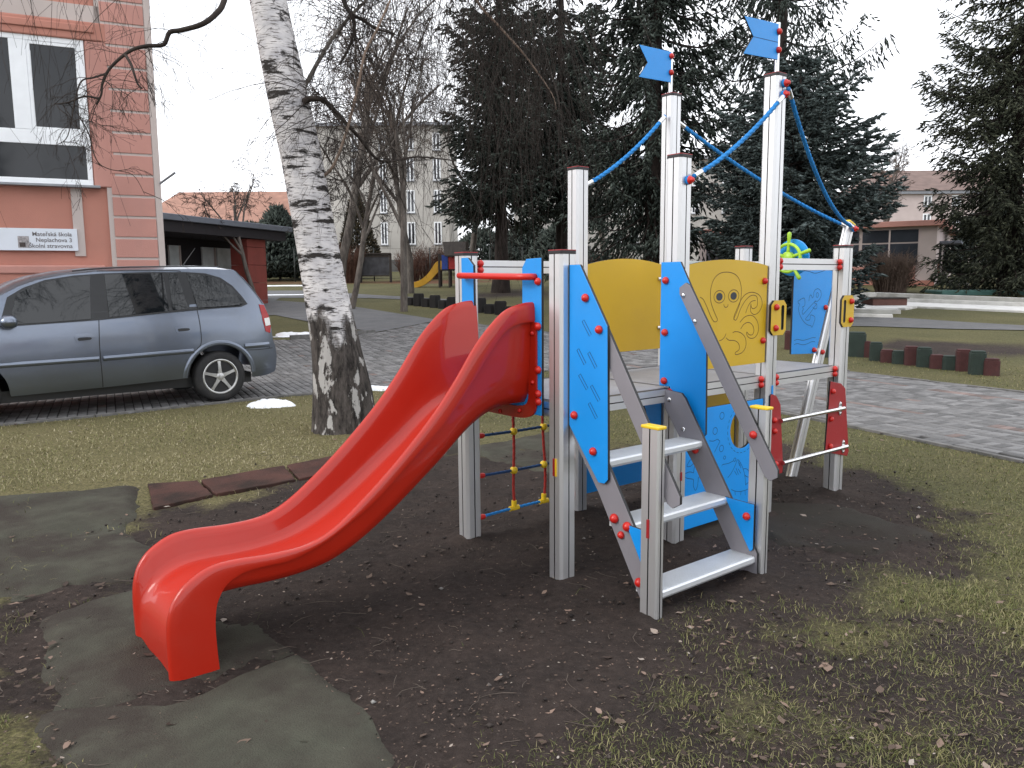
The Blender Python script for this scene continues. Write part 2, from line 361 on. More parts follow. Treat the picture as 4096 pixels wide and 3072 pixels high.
# newel posts with yellow caps
for (u0, u1, h) in [(-.037, .013, .862), (.765, .815, .862)]:
    m = MB(); uc = (u0 + u1) / 2; m.prism([(uc + x, -.605 + y) for x, y in post_profile(.025, .05, .008)], 'z', -.25, h, mg=groove(uc, -.605, .025, .05))
    o = m.build('newel_post', [M['alu'], M['black']], play)
    c = MB(); c.box(u0 - .002, u1 + .002, -.657, -.553, h, h + .014); c.build('newel_cap', M['ycap'], o, bevel=.004)
    if u0 < 0: insert(o, u0, -.604, .415, .085, 'red_plate', '-u', .014)
g1 = panel([(-.440, .387), (-.545, .384), (-.617, .383), (-.617, .15), (-.60, .136)], 'x', .7485 - .012, .7465, 'blue', name='gusset_panel', bev=.0012)
bolt(g1, (.7365, -.578, .315), '-u')
g2 = panel([(-.44, .387), (-.548, .384), (-.552, .20), (-.53, .23)], 'x', .0, .0125, 'blue', name='gusset_panel', bev=.0012)
# --- yellow back panel and octopus panel
def arch_panel(u0, u1, z0, zs, zm, n=14):
    P = [(u0, z0), (u1, z0), (u1, zs)]
    for i in range(1, n): t = i / n; P.append((u1 + (u0 - u1) * t, zs + (zm - zs) * 4 * t * (1 - t)))
    return P + [(u0, zs)]
yb = panel(arch_panel(.93, 1.66, 1.03, 1.605, 1.645), 'y', .785, .801, 'yellow', name='railing_panel')
for z in (1.512, 1.178):
    m = MB(); m.lathe([(.012, 0), (.012, .05)], (1.60, .782, z), (1, -.25, 0), 10); m.build('panel_bracket', M['steel'], yb, smooth=True, sharp=40)
    bolt(yb, (1.655, .77, z), '-v')
VO = -.030
oc = panel(arch_panel(.915, 1.672, .99, 1.585, 1.618), 'y', VO, VO + .016, 'yellow', name='octopus_panel')
for z in (1.492, 1.128): bolt(oc, (1.638, VO, z), '-v')
oo = lambda pts, n=5: catmull([on_v(*R1(*p), VO) for p in pts], n)
m = MB()
for pts, cl in [
    ([(1110, 565), (1118, 575), (1130, 560), (1150, 505), (1180, 455), (1215, 425), (1245, 430), (1252, 460), (1248, 490), (1228, 505), (1215, 495), (1212, 475)], 0),
    ([(1108, 572), (1112, 545), (1135, 490), (1160, 440), (1195, 410), (1235, 408), (1268, 430), (1280, 470), (1272, 505), (1255, 530), (1230, 540), (1210, 520), (1212, 478)], 0),
    ([(1180, 532), (1195, 490), (1215, 462), (1240, 455)], 0),
    ([(905, 435), (925, 450), (945, 490), (965, 540), (985, 578), (1000, 584), (1010, 572), (1000, 545), (985, 510), (970, 460), (968, 415), (972, 375), (990, 325), (1025, 292), (1070, 284), (1112, 295), (1140, 325), (1154, 380), (1152, 440), (1140, 490), (1122, 535), (1110, 562)], 0),
    ([(1145, 588), (1175, 555), (1215, 545), (1245, 570), (1258, 615), (1252, 655), (1232, 680), (1205, 682), (1188, 665), (1186, 645)], 0),
    ([(1150, 627), (1172, 597), (1200, 588), (1222, 605), (1230, 635), (1222, 660), (1202, 662), (1188, 645)], 0),
    ([(1062, 680), (1080, 695), (1112, 697), (1135, 712), (1143, 735), (1138, 755), (1120, 768), (1118, 780), (1135, 780), (1160, 768), (1178, 742), (1183, 710), (1175, 675), (1150, 650), (1120, 643), (1102, 650)], 0),
    ([(1020, 700), (1040, 690), (1055, 672), (1062, 655)], 0), ([(1048, 478), (1052, 492), (1062, 497), (1072, 490), (1074, 478)], 0)]:
    m.stroke(oo(pts), 'y', VO - .0006, .0042)
for cx, cy in ((1022, 433), (1108, 428)):
    c = np.array(on_v(*R1(cx, cy), VO)); m.stroke(circle(c[0], c[1], .051, .036, 28), 'y', VO - .0006, .0042, closed=True)
m.build('engraved_octopus', M['line_y'], oc)
for cx, cy in ((1022, 433), (1108, 428)):
    c = on_v(*R1(cx, cy), VO); m = MB(); m.prism(circle(c[0], c[1], .030, .0225, 20), 'y', VO - .001, VO + .002); m.build('engraved_eye', M['eye'], oc)
# --- lower panels: fish panel with porthole in front, cut-out panel and yellow panel behind
ph = (1.462, .598)
fp = panel([(.915, .065), (1.672, .065), (1.672, .764), (.915, .764)], 'y', VO, VO + .016, 'blue', [circle(ph[0], ph[1], .122, .122, 36)], name='fish_panel')
m = MB()
dd = lambda pts, n=4: catmull([on_v(*D4(*p), VO) for p in pts], n)
for k in range(26):
    a = 2 * math.pi * k / 26; m = MB(); m.stroke([(ph[0] + .15 * math.cos(a + t), ph[1] + .15 * math.sin(a + t)) for t in (0, .05, .1, .14)], 'y', VO - .0006, .0032); m.build('engraved_dash', M['line_b'], fp)
for cx, cy, r in [(682, 268, .021), (617, 412, .021), (677, 578, .02), (706, 664, .010), (803, 684, .011)]:
    c = on_v(*D4(cx, cy), VO); m = MB(); m.stroke(circle(c[0], c[1], r, r, 18), 'y', VO - .0006, .0032, closed=True); m.build('engraved_bubble', M['line_b'], fp)
for pts in ([(560, 505), (600, 508), (640, 490), (650, 500), (660, 510), (645, 545), (610, 615)], [(680, 748), (690, 730), (740, 720), (790, 695)],
            [(735, 858), (780, 795), (810, 730), (830, 684), (860, 720), (885, 780), (900, 850), (905, 925)], [(880, 775), (905, 768), (935, 790), (955, 845)], [(895, 830), (925, 848), (955, 845)],
            [(905, 925), (925, 905), (955, 895)], [(770, 965), (800, 980), (850, 985), (900, 975), (955, 950)], [(805, 985), (808, 1020)], [(862, 985), (858, 1020)], [(900, 978), (902, 1020)],
            [(835, 700), (850, 745)], [(848, 715), (862, 765)], [(815, 765), (838, 825)], [(800, 790), (822, 830)], [(835, 770), (860, 815)],
            [(412, 810), (375, 800), (330, 820), (322, 840), (350, 860), (400, 868), (412, 880), (410, 930), (430, 975), (450, 930), (458, 860), (470, 845)],
            [(412, 810), (420, 760), (440, 700)], [(440, 660), (390, 680), (360, 720), (352, 750), (385, 745), (410, 720)]):
    m = MB(); m.stroke(dd(pts), 'y', VO - .0006, .0032); m.build('engraved_line', M['line_b'], fp)
bp_ = panel([(.915, .11), (1.672, .105), (1.672, .80), (.915, .80)], 'y', .792, .808, 'blue', [circle(1.255, .515, .27, .255, 32)], name='back_panel')
yp = panel([(1.80, .10), (2.535, .10), (2.535, .80), (1.80, .80)], 'y', .792, .808, 'yellow', name='back_panel')
bolt(yp, (2.44, .792, .66), '-v'); bolt(yp, (2.44, .792, .20), '-v')
# --- bow: leaning mast and anchor fin
ms0 = np.array([2.70, .40, -.2 * .0 - .05]); ms1 = np.array([3.405, .40, 1.93]); md = (ms1 - ms0) / np.linalg.norm(ms1 - ms0); mn = np.array([md[2], 0, -md[0]])
m = MB(); prof = post_profile(.025, .05, .008)
ringA = [ms0 + mn * y * .9 + np.array([0, 1, 0]) * x for x, y in prof]; ringB = [ms1 + mn * y * .9 + np.array([0, 1, 0]) * x for x, y in prof]
m.loft([ringA, ringB], True, True, True); mast = m.build('bow_mast', M['alu'], play)
m = MB(); q = ms1; m.loft([[ms1 + md * h + mn * sx * .048 + np.array([0, sy * .028, 0]) for sx, sy in ((1, 1), (-1, 1), (-1, -1), (1, -1))] for h in (0, .014)], True, True, True); m.build('mast_cap', M['ycap'], mast, bevel=.003)
VF = .392
fin = panel([(2.645, .95), (2.985, .935), (3.215, 1.55), (3.215, 1.585), (2.645, 1.585)], 'y', VF, VF + .016, 'blue', name='anchor_panel')
ee = lambda pts, n=4: catmull([on_v(*E3(*p), VF) for p in pts], n)
m = MB()
for pts in ([(745, 905), (800, 873), (815, 895), (812, 950), (790, 965), (800, 985), (788, 1010), (795, 1040), (815, 1020), (860, 970), (925, 900)],
            [(745, 905), (750, 930), (760, 935), (750, 985), (765, 1050), (800, 1110), (840, 1145), (875, 1155), (890, 1168), (918, 1075), (880, 1045), (870, 1060), (865, 1092), (840, 1100), (820, 1088), (850, 1050), (905, 975), (935, 930)],
            [(855, 905), (865, 850), (880, 845), (890, 872), (905, 850), (905, 820), (920, 790), (950, 778), (975, 800), (982, 840), (970, 875), (945, 905), (925, 905), (915, 925), (935, 935), (935, 975), (915, 985), (895, 965)],
            [(760, 615), (800, 597), (850, 600), (920, 620), (980, 605), (1040, 585), (1100, 595)], [(705, 1308), (740, 1295), (790, 1305), (840, 1295), (890, 1278), (925, 1278)], [(705, 1348), (740, 1338), (790, 1350), (840, 1340), (880, 1320), (918, 1320)]):
    m.stroke(ee(pts), 'y', VF - .0006, .0036)
c = on_v(*E3(942, 842), VF); m.stroke(circle(c[0], c[1], .016, .018, 16), 'y', VF - .0006, .0036, closed=True)
m.build('engraved_anchor', M['line_b'], fin)
for (u, z) in [(3.085, 1.285), (2.945, .965)]:
    bolt(fin, (u, VF, z), '-v'); m = MB(); m.box(u - .01, u + .075, VF - .004, VF - .001, z - .016, z + .012); m.build('clamp_plate', M['steel'], fin, bevel=.001)
bolt(mast, (3.035, .372, .945), '-v')
# --- steering wheel
WC = np.array([2.50, .358, 1.652]); m = MB()
rim = [WC + np.array([0, .098 * math.cos(a), .098 * math.sin(a)]) for a in np.linspace(0, 2 * math.pi, 33)]
m.tube(rim, .012, 8, caps=False); m.lathe([(.045, -.018), (.045, .012), (.03, .022), (.01, .026)], WC, (-1, 0, 0), 18)
sw = m.build('steering_wheel', M['lime'], play, smooth=True, sharp=50)
for k in range(5):
    a = math.radians(92 + 72 * k); d = np.array([0, math.cos(a), math.sin(a)])
    m = MB(); m.tube([WC + d * r for r in (.03, .06, .10, .13, .165, .178, .184)], [.014, .012, .011, .0125, .016, .013, .004], 8); m.build('spoke', M['lime'], sw, smooth=True)
m = MB(); m.lathe([(.13, 0), (.13, .016)], (2.545, .352, 1.655), (1, 0, 0), 40); m.build('wheel_backing_disc', [M['blue']], play, bevel=.002)
m = MB(); m.tube([WC, (2.58, .352, 1.654)], .014, 10); m.build('wheel_axle', M['steel'], play, smooth=True, sharp=40)
# --- red ladder plates with steel rungs
VL = -.062
lp1 = panel([(1.715, .79), (1.765, .775), (1.815, .715), (1.868, .30), (1.862, .262), (1.70, .262), (1.70, .78)], 'y', VL, VL + .012, 'red_plate', name='ladder_plate')
lp2 = panel([(2.405, .812), (2.545, .785), (2.605, .745), (2.69, .285), (2.672, .255), (2.375, .325)], 'y', VL, VL + .012, 'red_plate', name='ladder_plate')
for u, z in [(1.745, .62), (1.752, .55), (1.775, .335)]: bolt(lp1, (u, VL, z), '-v', None, .95)
for u, z in [(2.435, .74), (2.425, .55), (2.43, .36)]: bolt(lp2, (u, VL, z), '-v', None, .95)
for z, ua, ub in [(.612, 1.80, 2.565), (.333, 1.84, 2.63)]:
    m = MB(); m.tube([(ua, VL - .018, z), (ub, VL - .018, z)], .0135, 12); o = m.build('ladder_rung', M['steel'], play, smooth=True, sharp=40)
    m = MB(); m.prism([(ub - .025 + x, z + y) for x, y in circle(0, 0, .022, .05, 14)], 'y', VL - .006, VL - .001); m.build('rung_bracket', M['steel'], o, bevel=.001)
    for dz in (-.034, .034): bolt(o, (ub - .025, VL - .006, z + dz), '-v', SCREW, .7)
# --- yellow grab plates
for (uc, zc) in [(1.748, 1.265), (2.575, 1.282)]:
    w2, h2, ch = .082, .108, .03; sgn = 1 if uc < 2 else -1
    P = [(w2 - ch, h2), (-w2 + ch, h2), (-w2, h2 - ch), (-w2, -h2 + ch), (-w2 + ch, -h2), (w2 - ch, -h2), (w2, -h2 + ch), (w2, h2 - ch)]
    hc = .042 * sgn; slot = [(hc + .016 * math.cos(a), (.062 if math.sin(a) >= 0 else -.062) + .016 * math.sin(a)) for a in np.linspace(0, 2 * math.pi, 17)[:-1]]
    o = panel([(uc + x, zc + y) for x, y in P], 'y', -.069, -.053, 'yellow', [[(uc + x, zc + y) for x, y in slot]], name='grab_plate')
    for dz in (-.062, .066): bolt(o, (uc - .035 * sgn, -.069, zc + dz), '-v')
# --- slide with its blue mouth panel
sp_ = panel([(.075, .835), (.725, .835), (.752, .87), (.752, 1.632), (.69, 1.632), (.64, 1.59), (.64, 1.12), (.222, 1.12), (.222, 1.57), (.19, 1.612), (.075, 1.615)], 'x', -.068, -.052, 'blue', name='slide_mouth_panel')
for z in (1.50, 1.28, 1.065, .945, .905): bolt(sp_, (-.068, .095, z), '-u', None, .95)
m = MB(); m.tube([(-.068, .71, 1.535), (-.10, .71, 1.535), (-.125, .69, 1.535), (-.13, .64, 1.534), (-.13, .19, 1.524), (-.125, .14, 1.523), (-.10, .12, 1.523), (-.068, .12, 1.523)], .0165, 12); m.build('entry_bar', M['bolt'], play, smooth=True)
RT = [(-.05, 1.40), (-.13, 1.395), (-.24, 1.365), (-.335, 1.295), (-.43, 1.195), (-.55, 1.035), (-.69, .875), (-.875, .70), (-1.04, .565), (-1.18, .468), (-1.3, .425), (-1.45, .42), (-1.6, .43), (-1.69, .425), (-1.76, .395), (-1.815, .35), (-1.852, .28), (-1.866, .17), (-1.862, -.06)]
LP = [(-.05, 1.30), (-.155, 1.297), (-.25, 1.262), (-.345, 1.165), (-.43, 1.06), (-.53, .943), (-.643, .827), (-.80, .70), (-.969, .562), (-1.119, .473), (-1.239, .415), (-1.374, .38), (-1.502, .379), (-1.575, .373), (-1.635, .345), (-1.668, .30), (-1.684, .25), (-1.690, .15), (-1.68, -.06)]
FL = [(-.05, .905), (-.15, .905), (-.25, .895), (-.36, .855), (-.46, .79), (-.58, .69), (-.70, .60), (-.86, .485), (-1.02, .385), (-1.16, .325), (-1.28, .302), (-1.42, .295), (-1.57, .30), (-1.66, .295), (-1.735, .27), (-1.795, .225), (-1.832, .16), (-1.848, .08), (-1.848, -.06)]
NS = 5; RTc, LPc, FLc = catmull(RT, NS), catmull(LP, NS), catmull(FL, NS)
rings = []
for i in range(len(RTc)):
    R_, L_, F_ = RTc[i], LPc[i], FLc[i]
    t = FLc[min(i + 1, len(FLc) - 1)] - FLc[max(i - 1, 0)]; t /= np.linalg.norm(t); dn = np.array([-t[1], t[0]])
    if dn[1] > 0 and i < 60: dn = -dn
    if np.dot(dn, F_ - R_) < 0: dn = -dn
    hull = F_ + dn * .014
    half = []
    lerp = lambda a, b, k: a + (b - a) * k
    up = R_ - L_; upn = up / (np.linalg.norm(up) + 1e-6)
    half += [(.273, L_), (.276, lerp(L_, R_, .15)), (.274, lerp(L_, R_, .7)), (.268, lerp(L_, R_, .93)), (.256, R_), (.245, lerp(R_, F_, .02)), (.237, lerp(R_, F_, .08)), (.228, lerp(R_, F_, .30)), (.218, lerp(R_, F_, .66)), (.206, lerp(R_, F_, .86)), (.185, lerp(R_, F_, .96)), (.15, F_), (.07, F_ + dn * .002)]
    back = [(.07, hull), (.19, hull), (.222, lerp(hull, R_, .10)), (.243, lerp(hull, R_, .35)), (.256, lerp(L_, R_, .45)), (.266, L_ + upn * .004)]
    ring = [(-w_, p) for w_, p in half] + [(w_, p) for w_, p in half[::-1]] + [(w_, p) for w_, p in back[::-1]] + [(-w_, p) for w_, p in back]
    rings.append([(p[0], .40 + w_, p[1]) for w_, p in ring])
m = MB(); m.loft(rings, True, True, True); slide = m.build('slide_chute', M['slide'], play, smooth=True, sharp=62)
m = MB(); N_ = 24
def ush(r0, top):
    P = []
    for k in range(N_ + 1):
        a = math.pi * k / N_; P.append((.40 + r0 * math.copysign(abs(math.cos(a)) ** .45, math.cos(a)), .955 - (r0 - .145) * abs(math.sin(a)) ** .45))
    return [(.40 + r0, top)] + P + [(.40 - r0, top)]
outer = ush(.295, 1.30); inner = ush(.235, 1.30)
m.prism(outer + inner[::-1], 'x', -.080, -.0685); o = m.build('slide_flange', M['slide'], slide, bevel=.003)
for v, z in [(.128, 1.245), (.128, 1.0), (.235, .845), (.40, .822), (.56, .845)]: b_ = bolt(o, (-.08, v, z), '-u', None, .55)
# --- climbing net between the two back posts
def fine(pts, step=.012):
    P = catmull(pts, 12); d = np.r_[0, np.cumsum(np.linalg.norm(np.diff(P, axis=0), axis=1))]; n = max(3, int(d[-1] / step)); s_ = np.linspace(0, d[-1], n)
    return np.stack([np.interp(s_, d, P[:, k]) for k in range(3)], 1)
def rope2(pts, r, mt, name, par=None, step=.012, tw=60):
    pts = fine(pts, step); m = MB(); L = 0; rings = []; prev = None
    for i, p in enumerate(pts):
        t = pts[min(i + 1, len(pts) - 1)] - pts[max(i - 1, 0)]; t /= np.linalg.norm(t)
        a = prev if prev is not None else (np.array([0, 0, 1.]) if abs(t[2]) < .9 else np.array([1., 0, 0])); a = a - t * (a @ t); a /= np.linalg.norm(a); b = np.cross(t, a); prev = a
        L = i * step
        rings.append([p + r * (1 + .14 * math.cos(6 * 2 * math.pi * k / 12 * .5)) * (a * math.cos(2 * math.pi * k / 12 + L * tw) + b * math.sin(2 * math.pi * k / 12 + L * tw)) for k in range(12)])
    m.loft(rings, True, True, True); return m.build(name, M[mt], par or play, smooth=True)
for z, sag in [(.607, .004), (.368, .006), (.118, -.008)]:
    o = rope2([(PA + .01, .8, z), (.33, .8, z - sag), (.57, .8, z - sag), (.86 - PA - .01, .8, z)], .0085, 'rope_navy' if z > .2 else 'rope_blue', 'net_rung')
    for u, sgn in ((PA, 1), (.86 - PA, -1)):
        m = MB(); m.lathe([(.0165, 0), (.0165, .045), (.013, .055)], (u, .8, z), (sgn, 0, 0), 12); m.build('rung_sleeve', M['bolt'], o, smooth=True, sharp=40)
    for u in (.332, .572):
        m = MB()
        if z > .2: m.lathe([(.010, -.022), (.02, -.016), (.0245, 0), (.02, .016), (.010, .022)], (u, .8, z - sag), (0, 0, 1), 14)
        else: m.tube([(u - .034, .8, z + .008), (u + .034, .8, z + .008)], .0155, 12); m.tube([(u, .8, z), (u, .8, z + .055)], .0165, 12)
        m.build('net_connector', M['ycap'], o, smooth=True, sharp=45)
rope2([(.318, .8, .84), (.327, .8, .72), (.332, .8, .607), (.334, .8, .49), (.330, .8, .368), (.328, .8, .25), (.334, .8, .15)], .0085, 'rope_red', 'net_rope')
rope2([(.556, .8, .84), (.560, .8, .72), (.565, .8, .607), (.572, .8, .49), (.582, .8, .368), (.584, .8, .25), (.576, .8, .15)], .0085, 'rope_red', 'net_rope')
# --- rigging ropes, thimbles
def thimble(par, c, ax):
    m = MB(); m.lathe([(.018, -.004), (.024, 0), (.024, .012), (.018, .016)], c, ax, 16); o = m.build('rope_eye', M['rope_blue'], par, smooth=True, sharp=40)
    m = MB(); m.lathe([(.020, .014), (.023, .017), (.021, .024), (.013, .028), (.012, .04), (.006, .044)], c, ax, 14); m.build('thimble_cap', M['bolt'], par, smooth=True, sharp=50)
def ferrule(par, a, b):
    m = MB(); m.tube([a, b], .0145, 10); m.build('ferrule', M['steel'], par, smooth=True, sharp=40)
def rig(a, b, sag, mt='rope_blue'):
    a = np.array(a, float); b = np.array(b, float); P = [a + (b - a) * t - np.array([0, 0, sag * 4 * t * (1 - t)]) for t in np.linspace(0, 1, 7)]
    o = rope2(P, .013, mt, 'rigging_rope', step=.014, tw=50)
    d = (P[1] - P[0]); d /= np.linalg.norm(d); ferrule(o, P[0] + d * .01, P[0] + d * .075); d = (P[-2] - P[-1]); d /= np.linalg.norm(d); ferrule(o, P[-1] + d * .01, P[-1] + d * .075)
    return o
r1 = rig((1.655, .79, 2.60), (.915, .80, 2.09), .045); r2 = rig((.895, -.068, 2.055), (1.715, -.068, 2.585), .045)
r3 = rig((1.765, -.068, 2.635), (3.385, .36, 1.90), .16, 'rope_blue'); r4 = rig((1.79, .80, 2.585), (3.37, .40, 1.905), .05)
thimble(r2, (.865, -.052, 2.035), (0, -1, 0)); thimble(r2, (1.735, -.052, 2.597), (0, -1, 0)); thimble(r3, (1.738, -.052, 2.662), (0, -1, 0)); thimble(r3, (3.415, .372, 1.89), (0, -1, 0))
# --- flags on steel poles
for (up, v, z0, z1, pts) in [(1.712, .8, 2.735, 3.05, [(1.378, 3.012), (1.462, 2.914), (1.378, 2.811), (1.697, 2.822), (1.697, 3.02)]), (1.735, 0, 2.705, 3.02, [(1.373, 2.985), (1.465, 2.888), (1.373, 2.780), (1.715, 2.800), (1.715, 3.005)])]:
    m = MB(); m.tube([(up + .004, v, z0), (up + .004, v, z1)], .0145, 12); fpole = m.build('flag_pole', M['steel'], play, smooth=True, sharp=40)
    fl = panel(pts, 'y', v - .022, v - .012, 'blue', name='flag')
    if v == 0:
        m = MB(); m.stroke([(1.466, 2.888), (1.71, 2.899)], 'y', v - .0227, .003); m.build('engraved_line', M['line_b'], fl)
    for z in (z1 - .06, z1 - .165): bolt(fl, (up - .022, v - .022, z), '-v', None, .95)

# ================================================================ ground, road, mats, grass
rng = np.random.default_rng(11)
def vnoise(x, y, sc, seed=0):
    """smooth value noise on numpy arrays"""
    x = np.asarray(x) * sc + seed * 17.3; y = np.asarray(y) * sc - seed * 9.1
    xi, yi = np.floor(x).astype(np.int64), np.floor(y).astype(np.int64); fx, fy = x - xi, y - yi
    fx = fx * fx * (3 - 2 * fx); fy = fy * fy * (3 - 2 * fy)
    def h(a, b):
        n = (a * 374761393 + b * 668265263 + seed * 69069) & 0x7fffffff; n = ((n ^ (n >> 13)) * 1274126177) & 0x7fffffff; return (n & 0xffff) / 65535.0
    return (h(xi, yi) * (1 - fx) + h(xi + 1, yi) * fx) * (1 - fy) + (h(xi, yi + 1) * (1 - fx) + h(xi + 1, yi + 1) * fx) * fy
def fbm(x, y, sc, seed=0, o=4): return sum(vnoise(x, y, sc * 2 ** i, seed + i) * .5 ** i for i in range(o)) / (2 - .5 ** (o - 1))
def sdist(px, py, poly):
    """signed distance to polygon, negative inside"""
    P = np.array(poly, float); px = np.asarray(px, float); py = np.asarray(py, float); d = np.full(px.shape, 1e9); ins = np.zeros(px.shape, bool)
    for i in range(len(P)):
        a, b = P[i], P[(i + 1) % len(P)]; e = b - a; t = np.clip(((px - a[0]) * e[0] + (py - a[1]) * e[1]) / (e @ e), 0, 1)
        d = np.minimum(d, np.hypot(px - a[0] - t * e[0], py - a[1] - t * e[1]))
        c = ((a[1] > py) != (b[1] > py)); 
        with np.errstate(divide='ignore', invalid='ignore'): c &= px < (b[0] - a[0]) * (py - a[1]) / (b[1] - a[1] + 1e-12) + a[0]
        ins ^= c
    return np.where(ins, -d, d)
SOIL = [(-2.55, 5.0), (-2.3, 5.5), (-1.8, 6.0), (-1.1, 6.5), (-.5, 6.7), (.3, 7.0), (1.3, 7.2), (2.3, 6.9), (2.9, 6.0), (2.8, 5.0), (2.2, 4.35), (1.7, 3.75), (1.25, 3.25), (.95, 2.85), (.55, 2.45), (.1, 2.2), (-.5, 2.0), (-1.0, 1.9), (-1.38, 2.45), (-1.78, 3.0), (-2.3, 3.9)]
NEAR_EDGE = [(-7.5, 6.9), (-5.55, 8.41), (-4.8, 8.94), (-3.87, 9.75), (-3.05, 10.45), (-1.9, 11.15), (-.6, 12.15), (.75, 13.15), (1.7, 11.6), (2.6, 9.75), (3.45, 7.95), (4.18, 6.3), (5.0, 4.5), (6.2, 1.8)]
FAR_EDGE = [(9.7, 3.9), (8.2, 7.1), (6.75, 10.2), (5.43, 12.6), (3.1, 16.1), (.6, 19.3), (-2.0, 22.0)]
PAVED = NEAR_EDGE + FAR_EDGE + [(-3.3, 19.0), (-5.0, 17.7), (-6.3, 17.9), (-9.3, 17.2), (-12.0, 12.0), (-12.0, 3.5)]
KERB_LAWN = [(-3.3, 19.1), (-5.0, 17.8), (-6.4, 18.0), (-8.6, 22.4), (-7.2, 23.9), (-5.5, 21.6)]
ASPHALT = [(-2.0, 22.0), (-5.6, 27.3), (-9.0, 30.2), (-9.2, 31.6), (-5.5, 31.0), (-2.0, 28.8), (-2.0, 29.8), (-5.6, 32.8), (-9.5, 36.4), (-20, 37), (-22, 28), (-12, 20), (-9.3, 17.2), (-8.7, 22.5), (-7.2, 24.0), (-5.5, 21.7), (-3.3, 19.1)]
def soil_mask(x, y):
    x = np.asarray(x, float); y = np.asarray(y, float)
    d = sdist(x, y, SOIL) + (fbm(x, y, 1.3, 3) - .5) * 1.1 + (fbm(x, y, 5, 4, 3) - .5) * .5
    a = np.clip(.55 - d / .95, 0, 1)
    worn = np.clip((fbm(x, y, .9, 8) - .50) * 5, 0, 1) * np.clip((5.5 - y) / 2, 0, 1) * .7       # thin, trodden turf close to the camera
    b = np.clip(1.15 - np.hypot((x - 8.6) / 2.2, (y - 15.5) / 2.0) + (fbm(x, y, 1.5, 5) - .5) * .8, 0, 1)   # leaf-strewn earth behind the palisade
    c = np.clip(1.2 - np.hypot((x - .5) / 4.5, (y - 33) / 5.0) + (fbm(x, y, .6, 6) - .5), 0, 1)     # bare earth under the spruces
    return np.clip(np.maximum.reduce([a, worn, b, c * .8]), 0, 1)
def dry_mask(x, y): return np.clip((-np.asarray(x) + .6) / 1.6, 0, 1) * np.clip((np.asarray(y) - 4.0) / 1.2, 0, 1) * np.clip((14 - np.asarray(y)) / 3, 0, 1) * (.55 + .9 * (fbm(x, y, .8, 91) - .3))
def leaf_mask(x, y):
    d = np.abs(np.asarray(y) - 45.5 - (fbm(x, y, .2, 9) - .5) * 2) - 2.0
    return np.clip(.5 - d / 1.5, 0, 1) * (np.asarray(x) < 10)
def axis(lo, hi, n0, n1, st):
    a = list(np.arange(n0, n1, st)); s_ = st; v = n1
    while v < hi: a.append(v); s_ *= 1.13; v += s_
    a.append(hi); s_ = st; v = n0 - st
    while v > lo: a.insert(0, v); s_ *= 1.13; v -= s_
    a.insert(0, lo); return np.array(a)
gx = axis(-260, 260, -3.6, 4.2, .035); gy = axis(-60, 420, 1.9, 8.0, .035)
X, Y = np.meshgrid(gx, gy); sm = soil_mask(X, Y)
dPav = sdist(X, Y, PAVED)
Zg = zt(X, Y) + np.where((np.abs(X) < 8) & (Y > 0) & (Y < 16), ((fbm(X, Y, 2.0, 21) - .5) * .03 + (fbm(X, Y, 11, 22, 4) - .5) * .026 * (.35 + sm)) * np.clip(dPav / .3, 0, 1), 0) - .006
for (u_, v_) in [(0, 0), (0, .8), (.86, .8), (.86, 0), (1.73, .8), (1.73, 0), (2.6, 0), (2.6, .8), (-.01, -.6), (.79, -.6), (2.7, .4)]:      # earth heaped round the post feet
    q_ = O2 + u_ * Uv + v_ * Vv; rr_ = np.hypot(X - q_[0], Y - q_[1]); Zg = Zg + .030 * np.exp(-(rr_ / .13) ** 2) * (.3 + 1.3 * fbm(X, Y, 9, 77, 3))
q_ = O2 - 1.77 * Uv + .4 * Vv; rr_ = np.hypot((X - q_[0]), (Y - q_[1])); Zg = Zg + .03 * np.exp(-((rr_ - .28) / .12) ** 2) * fbm(X, Y, 8, 78, 3)
ny, nx = X.shape; idx = np.arange(nx * ny).reshape(ny, nx)
fq = np.stack([idx[:-1, :-1], idx[:-1, 1:], idx[1:, 1:], idx[1:, :-1]], -1).reshape(-1, 4)
